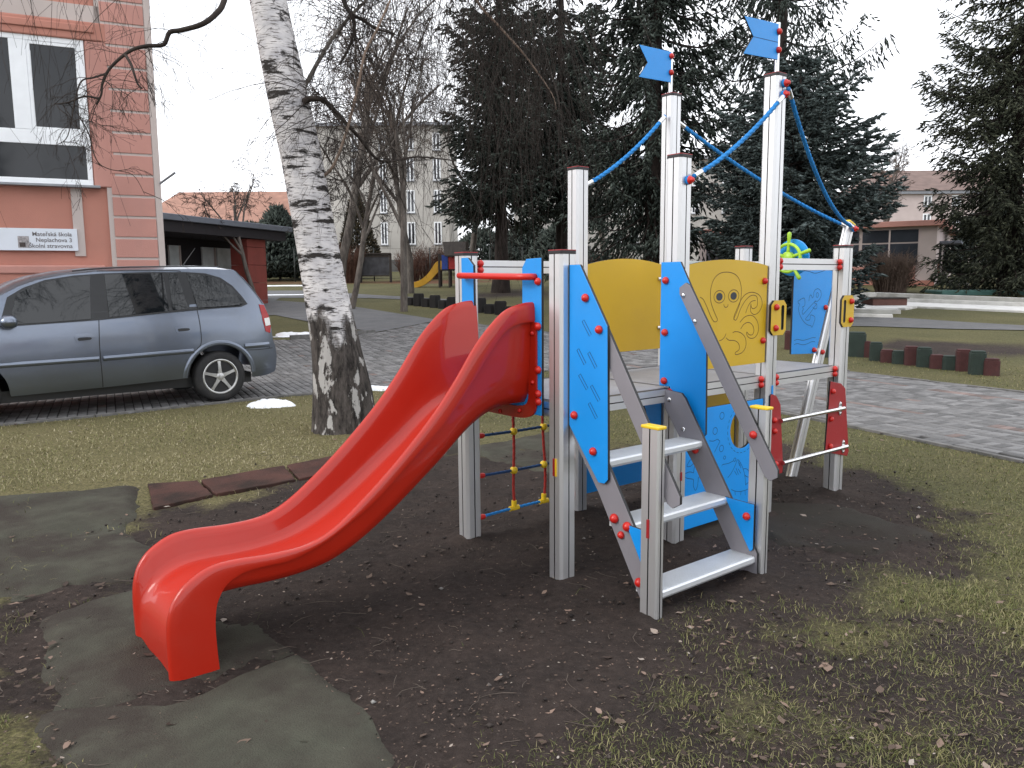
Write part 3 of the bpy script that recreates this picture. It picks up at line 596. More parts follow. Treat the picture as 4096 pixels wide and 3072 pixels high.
def ground_mat():
    m, t, b = new_mat('lawn_and_soil'); N = t.nodes.new; Lk = t.links.new; b.inputs['Roughness'].default_value = .95; b.inputs['Specular IOR Level'].default_value = .15
    tc = N('ShaderNodeTexCoord')
    def noise(sc, det=6, ro=.55):
        n = N('ShaderNodeTexNoise'); n.inputs['Scale'].default_value = sc; n.inputs['Detail'].default_value = det; n.inputs['Roughness'].default_value = ro; Lk(tc.outputs['Object'], n.inputs['Vector']); return n.outputs['Fac']
    def rampc(f, stops):
        r = N('ShaderNodeValToRGB'); e = r.color_ramp.elements
        while len(e) < len(stops): e.new(.5)
        for q, (p, c) in zip(e, stops): q.position = p; q.color = c + (1,)
        Lk(f, r.inputs['Fac']); return r.outputs['Color']
    def mixc(f, a, b_):
        x = N('ShaderNodeMix'); x.data_type = 'RGBA'; Lk(f, x.inputs['Factor']); Lk(a, x.inputs['A']); Lk(b_, x.inputs['B']); return x.outputs['Result']
    g1 = rampc(noise(38, 8, .7), [(.25, (.055, .055, .024)), (.5, (.150, .138, .060)), (.72, (.25, .215, .115))])
    g2 = rampc(noise(30, 8, .7), [(.25, (.044, .046, .020)), (.5, (.118, .115, .050)), (.75, (.20, .185, .098))])
    grass = mixc(rampc(noise(.55, 3), [(.38, (0, 0, 0)), (.62, (1, 1, 1))]), g1, g2)
    dr = N('ShaderNodeAttribute'); dr.attribute_name = 'dry'; grass = mixc(dr.outputs['Fac'], grass, rampc(noise(38, 8, .7), [(.25, (.085, .078, .034)), (.5, (.205, .180, .085)), (.72, (.32, .27, .15))]))
    grass = mixc(rampc(noise(70, 6, .7), [(.40, (0, 0, 0)), (.62, (.75, .75, .75))]), grass, rampc(noise(30, 4), [(.3, (.022, .019, .013)), (.7, (.055, .046, .03))]))
    soil = rampc(noise(24, 9, .75), [(.28, (.017, .0135, .0120)), (.5, (.039, .0300, .0264)), (.66, (.062, .0480, .042)), (.8, (.115, .095, .083))])
    soil2 = rampc(noise(3, 5), [(.35, (.029, .0230, .0205)), (.7, (.066, .048, .040))])
    x = N('ShaderNodeMix'); x.data_type = 'RGBA'; x.inputs['Factor'].default_value = .4; Lk(soil, x.inputs['A']); Lk(soil2, x.inputs['B']); soil = x.outputs['Result']
    leaf = rampc(noise(14, 8, .75), [(.3, (.030, .017, .011)), (.5, (.105, .050, .028)), (.7, (.20, .11, .065))])
    def masked(attr, nsc, lo, hi):
        a = N('ShaderNodeAttribute'); a.attribute_name = attr; ad = N('ShaderNodeMath'); ad.operation = 'MULTIPLY_ADD'; ad.inputs[1].default_value = .55; ad.inputs[2].default_value = -.275
        Lk(noise(nsc, 7, .7), ad.inputs[0]); s_ = N('ShaderNodeMath'); s_.operation = 'ADD'; Lk(a.outputs['Fac'], s_.inputs[0]); Lk(ad.outputs[0], s_.inputs[1])
        r = N('ShaderNodeMapRange'); r.inputs['From Min'].default_value = lo; r.inputs['From Max'].default_value = hi; Lk(s_.outputs[0], r.inputs['Value']); return r.outputs['Result']
    c = mixc(masked('soil', 20, .35, .65), grass, soil); c = mixc(masked('leaf', 9, .35, .65), c, leaf); Lk(c, b.inputs['Base Color'])
    bp = N('ShaderNodeBump'); bp.inputs['Strength'].default_value = .9; bp.inputs['Distance'].default_value = .02; Lk(noise(55, 8, .7), bp.inputs['Height']); Lk(bp.outputs['Normal'], b.inputs['Normal'])
    return m
ground = np_mesh('ground', np.stack([X.ravel(), Y.ravel(), Zg.ravel()], 1), fq, ground_mat(), smooth=True, attrs={'dry': dry_mask(X, Y).ravel(), 'soil': sm.ravel(), 'leaf': leaf_mask(X, Y).ravel()})
tag(ground, kind='structure')
def sheet(name, poly, dz, mat, step=1.0):
    """flat sheet that follows the terrain"""
    P = np.array(poly); xs = np.arange(P[:, 0].min() - step, P[:, 0].max() + 2 * step, step); ys = np.arange(P[:, 1].min() - step, P[:, 1].max() + 2 * step, step)
    bm = bmesh.new(); vs = [bm.verts.new((p[0], p[1], 0)) for p in poly]; bm.faces.new(vs)
    for y in ys: bmesh.ops.bisect_plane(bm, geom=bm.verts[:] + bm.edges[:] + bm.faces[:], plane_co=(0, y, 0), plane_no=(0, 1, 0))
    for v in bm.verts: v.co.z = zg(v.co.x, v.co.y) + dz
    bmesh.ops.triangulate(bm, faces=bm.faces); bmesh.ops.recalc_face_normals(bm, faces=bm.faces)
    me = bpy.data.meshes.new(name); bm.to_mesh(me); bm.free(); me.materials.append(mat); o = link(bpy.data.objects.new(name, me)); return o
M['bed'] = pm('sand_joint_bed', (.020, .019, .018), .95, 0, .3, 20, .5, 80)
M['asphalt'] = pm('old_asphalt', (.105, .105, .108), .9, 0, .16, 2.5, .4, 120, dirt=((.16, .155, .15), 1.2, .5, .75, .5))
road = tag(sheet('paved_road', PAVED, .004, M['bed']), kind='structure')
asph = tag(sheet('asphalt_yard', ASPHALT, .010, M['asphalt']), kind='structure')
PATH = [gt(*p)[:2] for p in [(3280, 1262), (3600, 1272), (3850, 1289), (4096, 1303), (4500, 1330), (4500, 1358), (4096, 1322), (3800, 1317), (3500, 1307), (3280, 1303)]]
tag(sheet('asphalt_path', [tuple(p) for p in PATH], .012, M['asphalt']), kind='structure')
# --- pavers: rows along the road, nearest ones single objects, the rest one joined part
dv = np.array([.454, -.891]); ev = np.array([.891, .454])
paver_c = []
cell = .2
A, B = np.meshgrid(np.arange(-24, 14, .4), np.arange(-16, 14, .1)); rects = []
for ia, a0 in enumerate(np.arange(-26, 14, .4)):
    b0 = -16.0; k = 0
    while b0 < 15:
        cx, cy = dv * (a0 + .2) + ev * b0
        if (cx > 1.5 or cy > 14) and (ia * 7 + k) % 3 == 0:                                 # cross-laid pair
            for q in range(4): rects.append((a0 + .05 + .1 * q, b0 + .1, .1, .2, k + ia))
            b0 += .2
        else:
            off = .2 if True else .1
            rects.append((a0 + .1, b0 + .05, .2, .1, k)); rects.append((a0 + .3, b0 + .05, .2, .1, k)); b0 += .1
        k += 1
rects = np.array(rects)
ctr = rects[:, :1] * dv + rects[:, 1:2] * ev
inside = sdist(ctr[:, 0], ctr[:, 1], PAVED) < -.06
vis = (ctr[:, 1] > 3.5) & (np.abs(ctr[:, 0]) < .72 * ctr[:, 1] + 1)
rects = rects[inside & vis]; ctr = ctr[inside & vis]
jit = rng.random((len(ctr), 4)); RED = (jit[:, 0] < .012) | ((np.abs((ctr @ ev) % 1.9 - .3) < .05) & (ctr[:, 0] > 2))
M['paver'] = pm('grey_concrete_paver', (.152, .149, .148), .88, 0, .18, 14, .35, 160, attr='rnd', dirt=((.085, .08, .075), 2.2, .48, .75, .65))
M['paver_red'] = pm('red_concrete_paver', (.17, .125, .112), .88, 0, .18, 14, .35, 160, attr='rnd', dirt=((.085, .08, .075), 2.2, .48, .75, .65))
def paver_vf(i):
    """bevelled block in its own frame, 12 verts"""
    l, w_ = rects[i, 2] / 2 - .005, rects[i, 3] / 2 - .005
    return l, w_
bx_f = np.array([(0, 1, 5, 4), (1, 2, 6, 5), (2, 3, 7, 6), (3, 0, 4, 7), (4, 5, 9, 8), (5, 6, 10, 9), (6, 7, 11, 10), (7, 4, 8, 11), (8, 9, 10, 11)])
def paver_verts(l, w_, top):
    c = .006; return np.array([(sx * l, sy * w_, -.02) for sx, sy in ((-1, -1), (1, -1), (1, 1), (-1, 1))] + [(sx * l, sy * w_, top - .005) for sx, sy in ((-1, -1), (1, -1), (1, 1), (-1, 1))] + [(sx * (l - c), sy * (w_ - c), top) for sx, sy in ((-1, -1), (1, -1), (1, 1), (-1, 1))])
dist = np.hypot(ctr[:, 0], ctr[:, 1]); hid = (ctr[:, 0] < 2.9) & (ctr[:, 0] > -3.2); order = np.argsort(dist + 50 * hid); single = set(order[:300].tolist())
RA = math.atan2(dv[1], dv[0]); shared = {}
top0 = .016
for i in order[:300]:
    l, w_ = paver_vf(i); key = (round(l, 3), bool(RED[i]), int(jit[i, 1] * 5))
    if key not in shared:
        o = np_mesh('paver', paver_verts(l, w_, 0), bx_f, M['paver_red' if RED[i] else 'paver'], road, attrs={'rnd': np.full(12, (key[2] + .5) / 5)}); shared[key] = o.data
    else:
        o = link(bpy.data.objects.new('paver', shared[key])); o.parent = road
    o.location = (ctr[i, 0], ctr[i, 1], zg(*ctr[i]) + top0 + jit[i, 2] * .004); o.rotation_euler = ((jit[i, 3] - .5) * .02, (jit[i, 2] - .5) * .02, RA)
ca, sa = math.cos(RA), math.sin(RA); Rm = np.array([[ca, -sa, 0], [sa, ca, 0], [0, 0, 1]])
for nm, flag in (('paver', False), ('paver_red', True)):
    ii = [i for i in order[300:] if bool(RED[i]) == flag and not (ctr[i, 1] > 21)]
    V = []
    for i in ii:
        l, w_ = paver_vf(i); p = paver_verts(l, w_, 0) @ Rm.T; p[:, :2] += ctr[i]; p[:, 2] += zg(*ctr[i]) + top0 + jit[i, 2] * .004; V.append(p)
    V = np.concatenate(V); Fc = (bx_f[None] + 12 * np.arange(len(ii))[:, None, None]).reshape(-1, 4)
    o = np_mesh('paving', V, Fc, M[nm], road, attrs={'rnd': np.repeat(jit[ii, 1], 12)}); tag(o, kind='stuff')
# kerb stones along the near edge of the road and round the small lawn
M['kerb'] = pm('kerb_concrete', (.15, .145, .14), .9, 0, .2, 10, .3, 100, dirt=((.05, .05, .04), 3, .45, .7, .7))
def kerb(a, b, h=.022, w_=.05):
    a = np.array(a); b = np.array(b); L_ = np.linalg.norm(b - a); n = max(1, int(L_ / 1.0)); ang = math.atan2(*(b - a)[::-1])
    for i in range(n):
        c = a + (b - a) * (i + .5) / n; m = MB(); hl = L_ / n / 2 - .003; m.box(-hl, hl, -w_ / 2, w_ / 2, -.08, h); o = m.build('kerb_stone', M['kerb'], road, bevel=.006); o.location = (c[0], c[1], zg(*c)); o.rotation_euler = (0, 0, ang)
for i in range(1, 7): kerb(NEAR_EDGE[i], NEAR_EDGE[i + 1])
for i in range(9, 11): kerb(NEAR_EDGE[i], NEAR_EDGE[i + 1])
for i in (1, 2, 3): kerb(FAR_EDGE[i], FAR_EDGE[i + 1])
kerb((-3.3, 19.05), (-5.0, 17.75), .09); 
# --- rubber mats
M['mat_g'] = pm('green_rubber_mat', (.076, .077, .057), .92, 0, .35, 2.2, .5, 160, spec=.2, dirt=((.036, .028, .0235), 1.5, .36, .60, .92))
M['mat_s'] = pm('mud_caked_rubber_mat', (.040, .037, .030), .92, 0, .3, 3, .5, 160, spec=.2, dirt=((.030, .023, .019), 1.7, .35, .6, .95))
M['mat_r'] = pm('red_rubber_mat', (.085, .040, .032), .92, 0, .2, 5, .5, 160, spec=.2, dirt=((.024, .017, .014), 2.3, .42, .62, .9))
def rmat(poly, mt, label, h=.02):
    c = np.mean(poly, axis=0); P = []
    for i in range(len(poly)):
        a = np.array(poly[i]); b = np.array(poly[(i + 1) % len(poly)]); n = max(2, int(np.linalg.norm(b - a) / .06))
        for k in range(n): q = a + (b - a) * k / n; P.append(q + (rng.random(2) - .5) * .012 - c)
    if mt in ('mat_g', 'mat_s'):                                   # old mats sink into the soil along their edges
        P = [p * 1.13 for p in P]; h = h + .004; Q = np.array(P); st = .03; xs = np.arange(Q[:, 0].min(), Q[:, 0].max() + st, st); ys = np.arange(Q[:, 1].min(), Q[:, 1].max() + st, st); X_, Y_ = np.meshgrid(xs, ys)
        dd_ = sdist(X_, Y_, P); wx, wy = X_ + c[0], Y_ + c[1]; bury = np.clip((dd_ + .10 + .22 * (fbm(wx, wy, 2.6, 81) - .5)) / .10, 0, 1); Z_ = h + .007 - .045 * bury - .02 * np.clip((fbm(wx, wy, 1.4, 83) - .60) * 8, 0, 1)
        idx = np.arange(X_.size).reshape(X_.shape); fq_ = np.stack([idx[:-1, :-1], idx[:-1, 1:], idx[1:, 1:], idx[1:, :-1]], -1).reshape(-1, 4); fq_ = fq_[(dd_.ravel()[fq_] < .03).all(1)]
        o = np_mesh('rubber_mat', np.stack([X_.ravel(), Y_.ravel(), Z_.ravel()], 1), fq_, M[mt], smooth=True)
    else:
        m = MB(); m.prism([tuple(p) for p in P], 'z', -.03, h); o = m.build('rubber_mat', M[mt], bevel=.006)
    o.location = (c[0], c[1], 0); return tag(o, label, 'mat', 'rubber safety mats')
rmat([(-4.1, 5.2), (-2.80, 5.75), (-2.38, 4.78), (-1.95, 4.1), (-2.45, 3.66), (-3.3, 4.35)], 'mat_g', 'grey green rubber mat at the left edge, behind the slide end', .007)
rmat([(-2.1, 3.4), (-1.85, 3.72), (-1.41, 3.70), (-1.06, 3.25), (-.95, 3.08), (-1.25, 2.72), (-1.62, 2.62), (-1.78, 2.85)], 'mat_g', 'dirty green rubber mat lying under the foot of the red slide', .005)
rmat([(-1.70, 2.62), (-1.22, 2.70), (-.90, 3.02), (-.52, 2.56), (-.38, 2.1), (-.5, 1.5), (-1.1, 1.5), (-1.25, 2.2)], 'mat_g', 'mud covered green rubber mat in front of the slide foot', .004)
rmat([(-2.40, 5.12), (-2.13, 5.44), (-2.40, 5.85), (-2.74, 5.76)], 'mat_r', 'small square red rubber mat nearest the lawn corner', .022)
rmat([(-2.11, 5.45), (-1.65, 5.85), (-1.88, 6.32), (-2.38, 5.86)], 'mat_r', 'red rubber mat in the middle of the row behind the slide', .024)
rmat([(-1.63, 5.87), (-1.05, 6.5), (-1.30, 6.95), (-1.86, 6.34)], 'mat_r', 'red rubber mat at the birch end of the row behind the slide', .022)
rmat([(-.62, 6.75), (-.42, 6.95), (-.45, 7.65), (-.95, 7.3)], 'mat_g', 'small green rubber mat left of the rope net, raised at one corner', .02)
rmat([(-.40, 6.98), (.40, 7.85), (.85, 7.2), (.28, 6.0), (-.22, 6.6)], 'mat_g', 'green rubber mat seen through the rope net', .012)
rmat([(1.5, 5.2), (2.1, 5.1), (2.5, 4.55), (2.0, 4.15), (1.5, 4.3)], 'mat_s', 'muddy green rubber mat right of the stairs, half covered with soil', .003)
rmat([(.75, 4.75), (1.15, 5.2), (1.48, 4.85), (1.12, 4.42)], 'mat_g', 'dark rubber mat under the fish panel behind the stairs', .016)
MATS = [o for o in COL.objects if o.name.startswith('rubber_mat')]
# --- grass blades
def blades(n, xr, yr, keep, h0, h1, w0, name, label, mat, seed):
    r = np.random.default_rng(seed); u = r.random(n); yy = 1.0 / (1 / yr[0] + u * (1 / yr[1] - 1 / yr[0])); xx = (r.random(n) * (xr[1] - xr[0]) + xr[0]) * yy
    k = keep(xx, yy) > r.random(n); xx, yy = xx[k], yy[k]; n = len(xx)
    a = r.random(n) * 2 * math.pi; L_ = (h0 + (h1 - h0) * r.random(n) ** 1.6); tilt = .55 + .95 * r.random(n); wd = w0 * (.6 + .8 * r.random(n)) * np.clip(yy / 4, 1, 3)
    dx, dy = np.cos(a), np.sin(a); zz = zt(xx, yy) - .004
    b1 = np.stack([xx - dy * wd / 2, yy + dx * wd / 2, zz], 1); b2 = np.stack([xx + dy * wd / 2, yy - dx * wd / 2, zz], 1)
    mid = np.stack([xx + dx * L_ * .45 * np.sin(tilt * .6), yy + dy * L_ * .45 * np.sin(tilt * .6), zz + .5 * L_ * np.cos(tilt * .6)], 1)
    tip = np.stack([xx + dx * L_ * np.sin(tilt), yy + dy * L_ * np.sin(tilt), zz + L_ * np.cos(tilt) * .8 + .004], 1)
    m1 = mid + np.stack([-dy, dx, 0 * dx], 1) * wd[:, None] * .4; m2 = mid - np.stack([-dy, dx, 0 * dx], 1) * wd[:, None] * .4
    V = np.stack([b1, b2, m2, m1, tip], 1).reshape(-1, 3); i5 = 5 * np.arange(n)[:, None]
    Fc = np.concatenate([i5 + [0, 1, 2], i5 + [0, 2, 3], i5 + [3, 2, 4]]); rr = np.clip(r.random(n) * .8 + .35 * dry_mask(xx, yy), 0, 1)
    return tag(np_mesh(name, V, Fc, mat, attrs={'rnd': np.repeat(rr, 5)}), label, 'grass', kind='stuff')
def grass_mat(name, stops):
    m, t, b = new_mat(name); a = t.nodes.new('ShaderNodeAttribute'); a.attribute_name = 'rnd'; r = t.nodes.new('ShaderNodeValToRGB'); e = r.color_ramp.elements
    while len(e) < len(stops): e.new(.5)
    for q, (p, c) in zip(e, stops): q.position = p; q.color = c + (1,)
    t.links.new(a.outputs['Fac'], r.inputs['Fac']); t.links.new(r.outputs['Color'], b.inputs['Base Color']); b.inputs['Roughness'].default_value = .75; b.inputs['Specular IOR Level'].default_value = .25; return m
M['grass'] = grass_mat('winter_grass', [(0, (.045, .057, .018)), (.3, (.110, .122, .036)), (.55, (.180, .170, .066)), (.8, (.28, .245, .135)), (1, (.40, .35, .23))])
mat_polys = [[(o.location.x + v.co.x, o.location.y + v.co.y) for v in list(o.data.vertices)[::6]] for o in MATS]
mat_c = np.array([(o.location.x, o.location.y, max(math.hypot(v.co.x, v.co.y) for v in o.data.vertices)) for o in MATS])
def keep_grass(x, y):
    s_ = 1 - np.clip(soil_mask(x, y) * 1.15, 0, 1); p = sdist(x, y, PAVED); s_ = np.where(p < .03, 0, s_)
    for c in mat_c: s_ = s_ * np.where(np.hypot(x - c[0], y - c[1]) < c[2] * .68, .04, 1)
    return s_ * (.35 + .65 * np.clip((fbm(x, y, 2.2, 31) - .3) * 3, 0, 1))
blades(430000, (-.85, .85), (1.9, 15), keep_grass, .014, .046, .0024, 'grass', 'short winter grass with straw blades on the lawn round the play ship', M['grass'], 5)
def keep_tuft(x, y): return np.clip((fbm(x, y, 1.6, 33) - .56) * 8, 0, 1) * np.clip(1 - soil_mask(x, y) * 1.4, 0.004, 1) * (sdist(x, y, PAVED) > .05) * np.clip((6 - y) / 2, 0, 1)
blades(34000, (-.75, .75), (1.9, 6.5), keep_tuft, .035, .085, .0030, 'grass_tufts', 'longer green grass tufts in the foreground lawn', M['grass'], 6)
# --- fallen leaves, clods and twigs
def leaves(n, name, label, seed, yr, keep, s0, s1):
    r = np.random.default_rng(seed); u = r.random(n); yy = 1.0 / (1 / yr[0] + u * (1 / yr[1] - 1 / yr[0])); xx = (r.random(n) * 1.5 - .75) * yy
    k = (keep(xx, yy) > r.random(n)); xx, yy = xx[k], yy[k]; n = len(xx); a = r.random(n) * 6.28; s_ = s0 + (s1 - s0) * r.random(n) ** 2; wf = .35 + .4 * r.random(n)
    prof = np.array([(-1, 0, .0), (-.45, .75, .12), (.25, .8, .18), (1, .05, .35), (.25, -.8, .15), (-.45, -.75, .1), (0, 0, -.05)])
    P = prof[None] * np.stack([s_, s_ * wf, s_ * (r.random(n) * 1.6 - .2)], 1)[:, None, :]; P = P + (r.random(P.shape) - .5) * s_[:, None, None] * .3
    c, s2 = np.cos(a)[:, None], np.sin(a)[:, None]; xr_ = P[..., 0] * c - P[..., 1] * s2; yr_ = P[..., 0] * s2 + P[..., 1] * c
    V = np.stack([xr_ + xx[:, None], yr_ + yy[:, None], P[..., 2] + zt(xx, yy)[:, None] + .008 + .006 * r.random(n)[:, None]], -1).reshape(-1, 3); i7 = 7 * np.arange(n)[:, None]
    Fc = np.concatenate([i7 + [i, (i + 1) % 6, 6] for i in range(6)])
    return tag(np_mesh(name, V, Fc, M['leaf'], attrs={'rnd': np.repeat(r.random(n), 7)}), label, 'leaves', kind='stuff')
M['leaf'] = grass_mat('fallen_leaf', [(0, (.034, .023, .018)), (.4, (.075, .052, .040)), (.7, (.13, .092, .070)), (.92, (.22, .15, .115)), (1, (.33, .29, .25))])
leaves(2900, 'fallen_leaves', 'brown and pale fallen leaves scattered over soil and grass', 41, (1.9, 16), lambda x, y: np.where(sdist(x, y, PAVED) > 0, .22 + .78 * np.clip((fbm(x, y, 1.1, 43) - .45) * 5, 0, 1), .02), .008, .028)
leaves(13000, 'leaf_litter', 'small brown leaf crumbs covering the trodden soil', 44, (1.9, 9), lambda x, y: soil_mask(x, y) * .8 + .12, .002, .009)
def clods(n, seed):
    r = np.random.default_rng(seed); xx = r.random(n) * 6 - 2.6; yy = 1.9 + r.random(n) ** 1.3 * 5.5; k = soil_mask(xx, yy) > r.random(n); xx, yy = xx[k], yy[k]; n = len(xx); s_ = .002 + .011 * r.random(n) ** 4
    o8 = np.array([(1, 0, 0), (-1, 0, 0), (0, 1, 0), (0, -1, 0), (0, 0, .8), (0, 0, -.8)]); P = o8[None] * s_[:, None, None] * (.6 + .8 * r.random((n, 6, 1)))
    V = (P + np.stack([xx, yy, .004 + 0 * xx], 1)[:, None]).reshape(-1, 3); i6 = 6 * np.arange(n)[:, None]
    Fc = np.concatenate([i6 + f for f in ((0, 2, 4), (2, 1, 4), (1, 3, 4), (3, 0, 4), (2, 0, 5), (1, 2, 5), (3, 1, 5), (0, 3, 5))])
    M['clod'] = grass_mat('soil_clod', [(0, (.012, .009, .008)), (.7, (.045, .036, .031)), (.96, (.075, .06, .052)), (1, (.26, .25, .235))])
    tag(np_mesh('soil_clods', V, Fc, M['clod'], attrs={'rnd': np.repeat(r.random(n), 6)}), 'crumbs of dark earth and small pale stones on the soil', 'soil', kind='stuff')
clods(9000, 51)
M['twig'] = pm('grey_brown_twig', (.085, .066, .052), .85, 0, .3, 20)
m = MB()
for k in range(420):
    yy = 2.1 + random.random() ** 1.5 * 4.8; xx = random.uniform(-2.4, 3.2)
    a = random.uniform(0, 6.28); L_ = random.uniform(.03, .16) * (1.6 if random.random() < .08 else 1); z = .006; P = []
    for j in range(4): P.append((xx, yy, z + random.uniform(0, .008))); xx += math.cos(a) * L_ / 3; yy += math.sin(a) * L_ / 3; a += random.uniform(-.5, .5)
    m.tube(P, [.0016, .0014, .0012, .0006], 4, caps=False)
tag(m.build('fallen_twigs', M['twig']), 'thin fallen birch twigs lying on the soil', 'twigs', kind='stuff')
# heaped soil where posts enter the ground

# ================================================================ parked car
M['car'] = pm('silver_blue_car_paint', (.180, .208, .262), .30, .85, .05, 2, 0, 60, coat=.5, dirt=((.17, .18, .19), 2.5, .5, .8, .35), rvar=.05)
M['glass'] = pm('dark_car_glass', (.008, .010, .012), .03, 0, .1, 3, spec=.6)
M['rubber'] = pm('tyre_rubber', (.018, .018, .019), .75, 0, .15, 20, .2, 90, dirt=((.06, .055, .05), 8, .5, .8, .5))
M['trim'] = pm('black_trim', (.014, .015, .017), .4)
M['alloy'] = pm('alloy_wheel', (.52, .52, .51), .33, .75, .08, 10, dirt=((.10, .09, .08), 14, .55, .85, .6))
M['rimdark'] = pm('dark_wheel_part', (.015, .014, .014), .7)  # near-black colour of the brake disc and wheel bolts
M['tl_red'] = pm('red_lamp_glass', (.36, .004, .006), .25, 0, .05, 10)
M['tl_clear'] = pm('clear_lamp_glass', (.62, .60, .58), .15, .2, .05, 10, coat=.6)
CA = math.radians(40); CW = np.array([-3.736, 9.999])             # contact point of the visible rear wheel
cf = np.array([-math.cos(CA), -math.sin(CA)]); cn = np.array([math.sin(CA), -math.cos(CA)])     # forward, towards the viewer
org = CW - cf * .75 - cn * .80
car = thing('parked_car', 'silver blue estate car parked on the pavers beside the pink building', 'car', (org[0], org[1], zg(*org) + .016), math.atan2(cf[1], cf[0]))
SY = -1.0                                                         # visible side: local -y? resolved below
side = 1.0 if np.dot(np.array([-cf[1], cf[0]]), cn) > 0 else -1.0
zs_ = [.22, .30, .36, .50, .70, .90, 1.08, 1.67]; ys_ = [.80, .835, .852, .868, .872, .864, .842, .668]
def SW(x, z):
    y = np.interp(z, zs_, ys_)
    if x < .55: y -= .20 * ((.55 - x) / .63) ** 2.4
    if x > 3.5: y -= .27 * ((x - 3.5) / .82) ** 2
    return y
def resamp(P, n):
    P = np.array(P, float); d = np.r_[0, np.cumsum(np.linalg.norm(np.diff(P, axis=0), axis=1))]; s_ = np.linspace(0, d[-1], n); return np.stack([np.interp(s_, d, P[:, 0]), np.interp(s_, d, P[:, 1])], 1)
arch = lambda cx, r, a0, a1: [(cx + r * math.cos(a), .315 + r * math.sin(a)) for a in np.linspace(a0, a1, 15)]
bot = [(-.05, .31), (.10, .275), (.335, .27)] + arch(.75, .415, math.pi * 1.03, -.02)[1:-1] + [(1.165, .33), (1.3, .325), (2.1, .30), (3.04, .285)] + arch(3.44, .40, math.pi * 1.02, -.03)[1:-1] + [(3.85, .28), (4.27, .29)]
topc = [(.45, 1.665), (.8, 1.675), (1.2, 1.67), (1.7, 1.66), (2.06, 1.64), (2.4, 1.60), (2.67, 1.545), (2.85, 1.48), (3.02, 1.39), (3.2, 1.28), (3.38, 1.16), (3.7, 1.04), (4.0, .93), (4.2, .80), (4.29, .70)]
rear = [(-.05, .31), (-.075, .42), (-.08, .55), (-.055, .66), (-.02, .72), (-.01, .82), (.02, 1.0), (.075, 1.21), (.15, 1.32), (.24, 1.44), (.35, 1.58), (.45, 1.665)]
front = [(4.27, .29), (4.31, .45), (4.315, .58), (4.29, .70)]
NX, NZ = 120, 22
bc, tcv = resamp(bot, NX), resamp(topc, NX); rc, fc = resamp(rear, NZ), resamp(front, NZ)
G = np.zeros((NZ, NX, 2))
for j in range(NZ):
    for i in range(NX):
        s_, t = i / (NX - 1), j / (NZ - 1)
        G[j, i] = (1 - t) * bc[i] + t * tcv[i] + (1 - s_) * rc[j] + s_ * fc[j] - ((1 - s_) * (1 - t) * bc[0] + s_ * (1 - t) * bc[-1] + (1 - s_) * t * tcv[0] + s_ * t * tcv[-1])
m = MB()
for sd_ in (1, -1):
    m.loft([[(G[j, i, 0], sd_ * SW(G[j, i, 0], G[j, i, 1]), G[j, i, 1]) for i in range(NX)] for j in range(NZ)], closed=False)
loop = [tuple(p) for p in rc] + [tuple(p) for p in tcv[1:]] + [tuple(p) for p in fc[::-1][1:]]
rings = []; NC = 13
for k, (x, z) in enumerate(loop):
    y0 = SW(x, z); row = []
    isrear = k < NZ; isfront = k > NZ + NX - 2
    for c in np.linspace(1, -1, NC):
        q = 1 - abs(c) ** 2.6
        dx = -.055 * q if isrear else (.10 * q if isfront else 0); dz = (.055 * q * min(1, max(0, (k - NZ + 4) / 8)) if not isrear and not isfront else 0)
        row.append((x + dx, y0 * c, z + dz))
    rings.append(row)
m.loft(rings, closed=False)
# inner tunnel so that no light passes through the arches
m.add([(.3, -.6, .28), (4.1, -.6, .28), (4.1, .6, .28), (.3, .6, .28)], [(0, 1, 2, 3)])
body = m.build('body', M['car'], car, smooth=True, sharp=38)
def on_side(poly, off, mt, name, par=None, sd_=None, dens=.08):
    out_ = []
    for s2 in ([side, -side] if sd_ is None else [sd_]):
        P = []
        for i in range(len(poly)):
            a, b = np.array(poly[i]), np.array(poly[(i + 1) % len(poly)]); n = max(1, int(np.linalg.norm(b - a) / dens))
            P += [a + (b - a) * k / n for k in range(n)]
        tr = tessellate_polygon([[Vector((p[0], p[1], 0)) for p in P]]); n = len(P); mm = MB()
        V = [(p[0], s2 * (SW(p[0], p[1]) + off), p[1]) for p in P] + [(p[0], s2 * (SW(p[0], p[1]) + off - .012), p[1]) for p in P]
        mm.add(V, [tuple(t) for t in tr] + [(i, (i + 1) % n, (i + 1) % n + n, i + n) for i in range(n)]); out_.append(mm.build(name, M[mt], par or car))
    return out_
def rnd(poly, n=4): return [tuple(p) for p in catmull(list(poly) + [poly[0]], n)[:-1]]
dlo = [(3.08, 1.045), (3.05, 1.16), (2.98, 1.36), (2.82, 1.46), (2.6, 1.545), (2.3, 1.595), (2.0, 1.618), (1.5, 1.635), (1.05, 1.635), (.82, 1.62), (.64, 1.565), (.50, 1.46), (.40, 1.33), (.335, 1.225), (.42, 1.195), (.7, 1.185), (1.4, 1.14), (2.1, 1.085)]
on_side(dlo, .011, 'trim', 'window_surround')
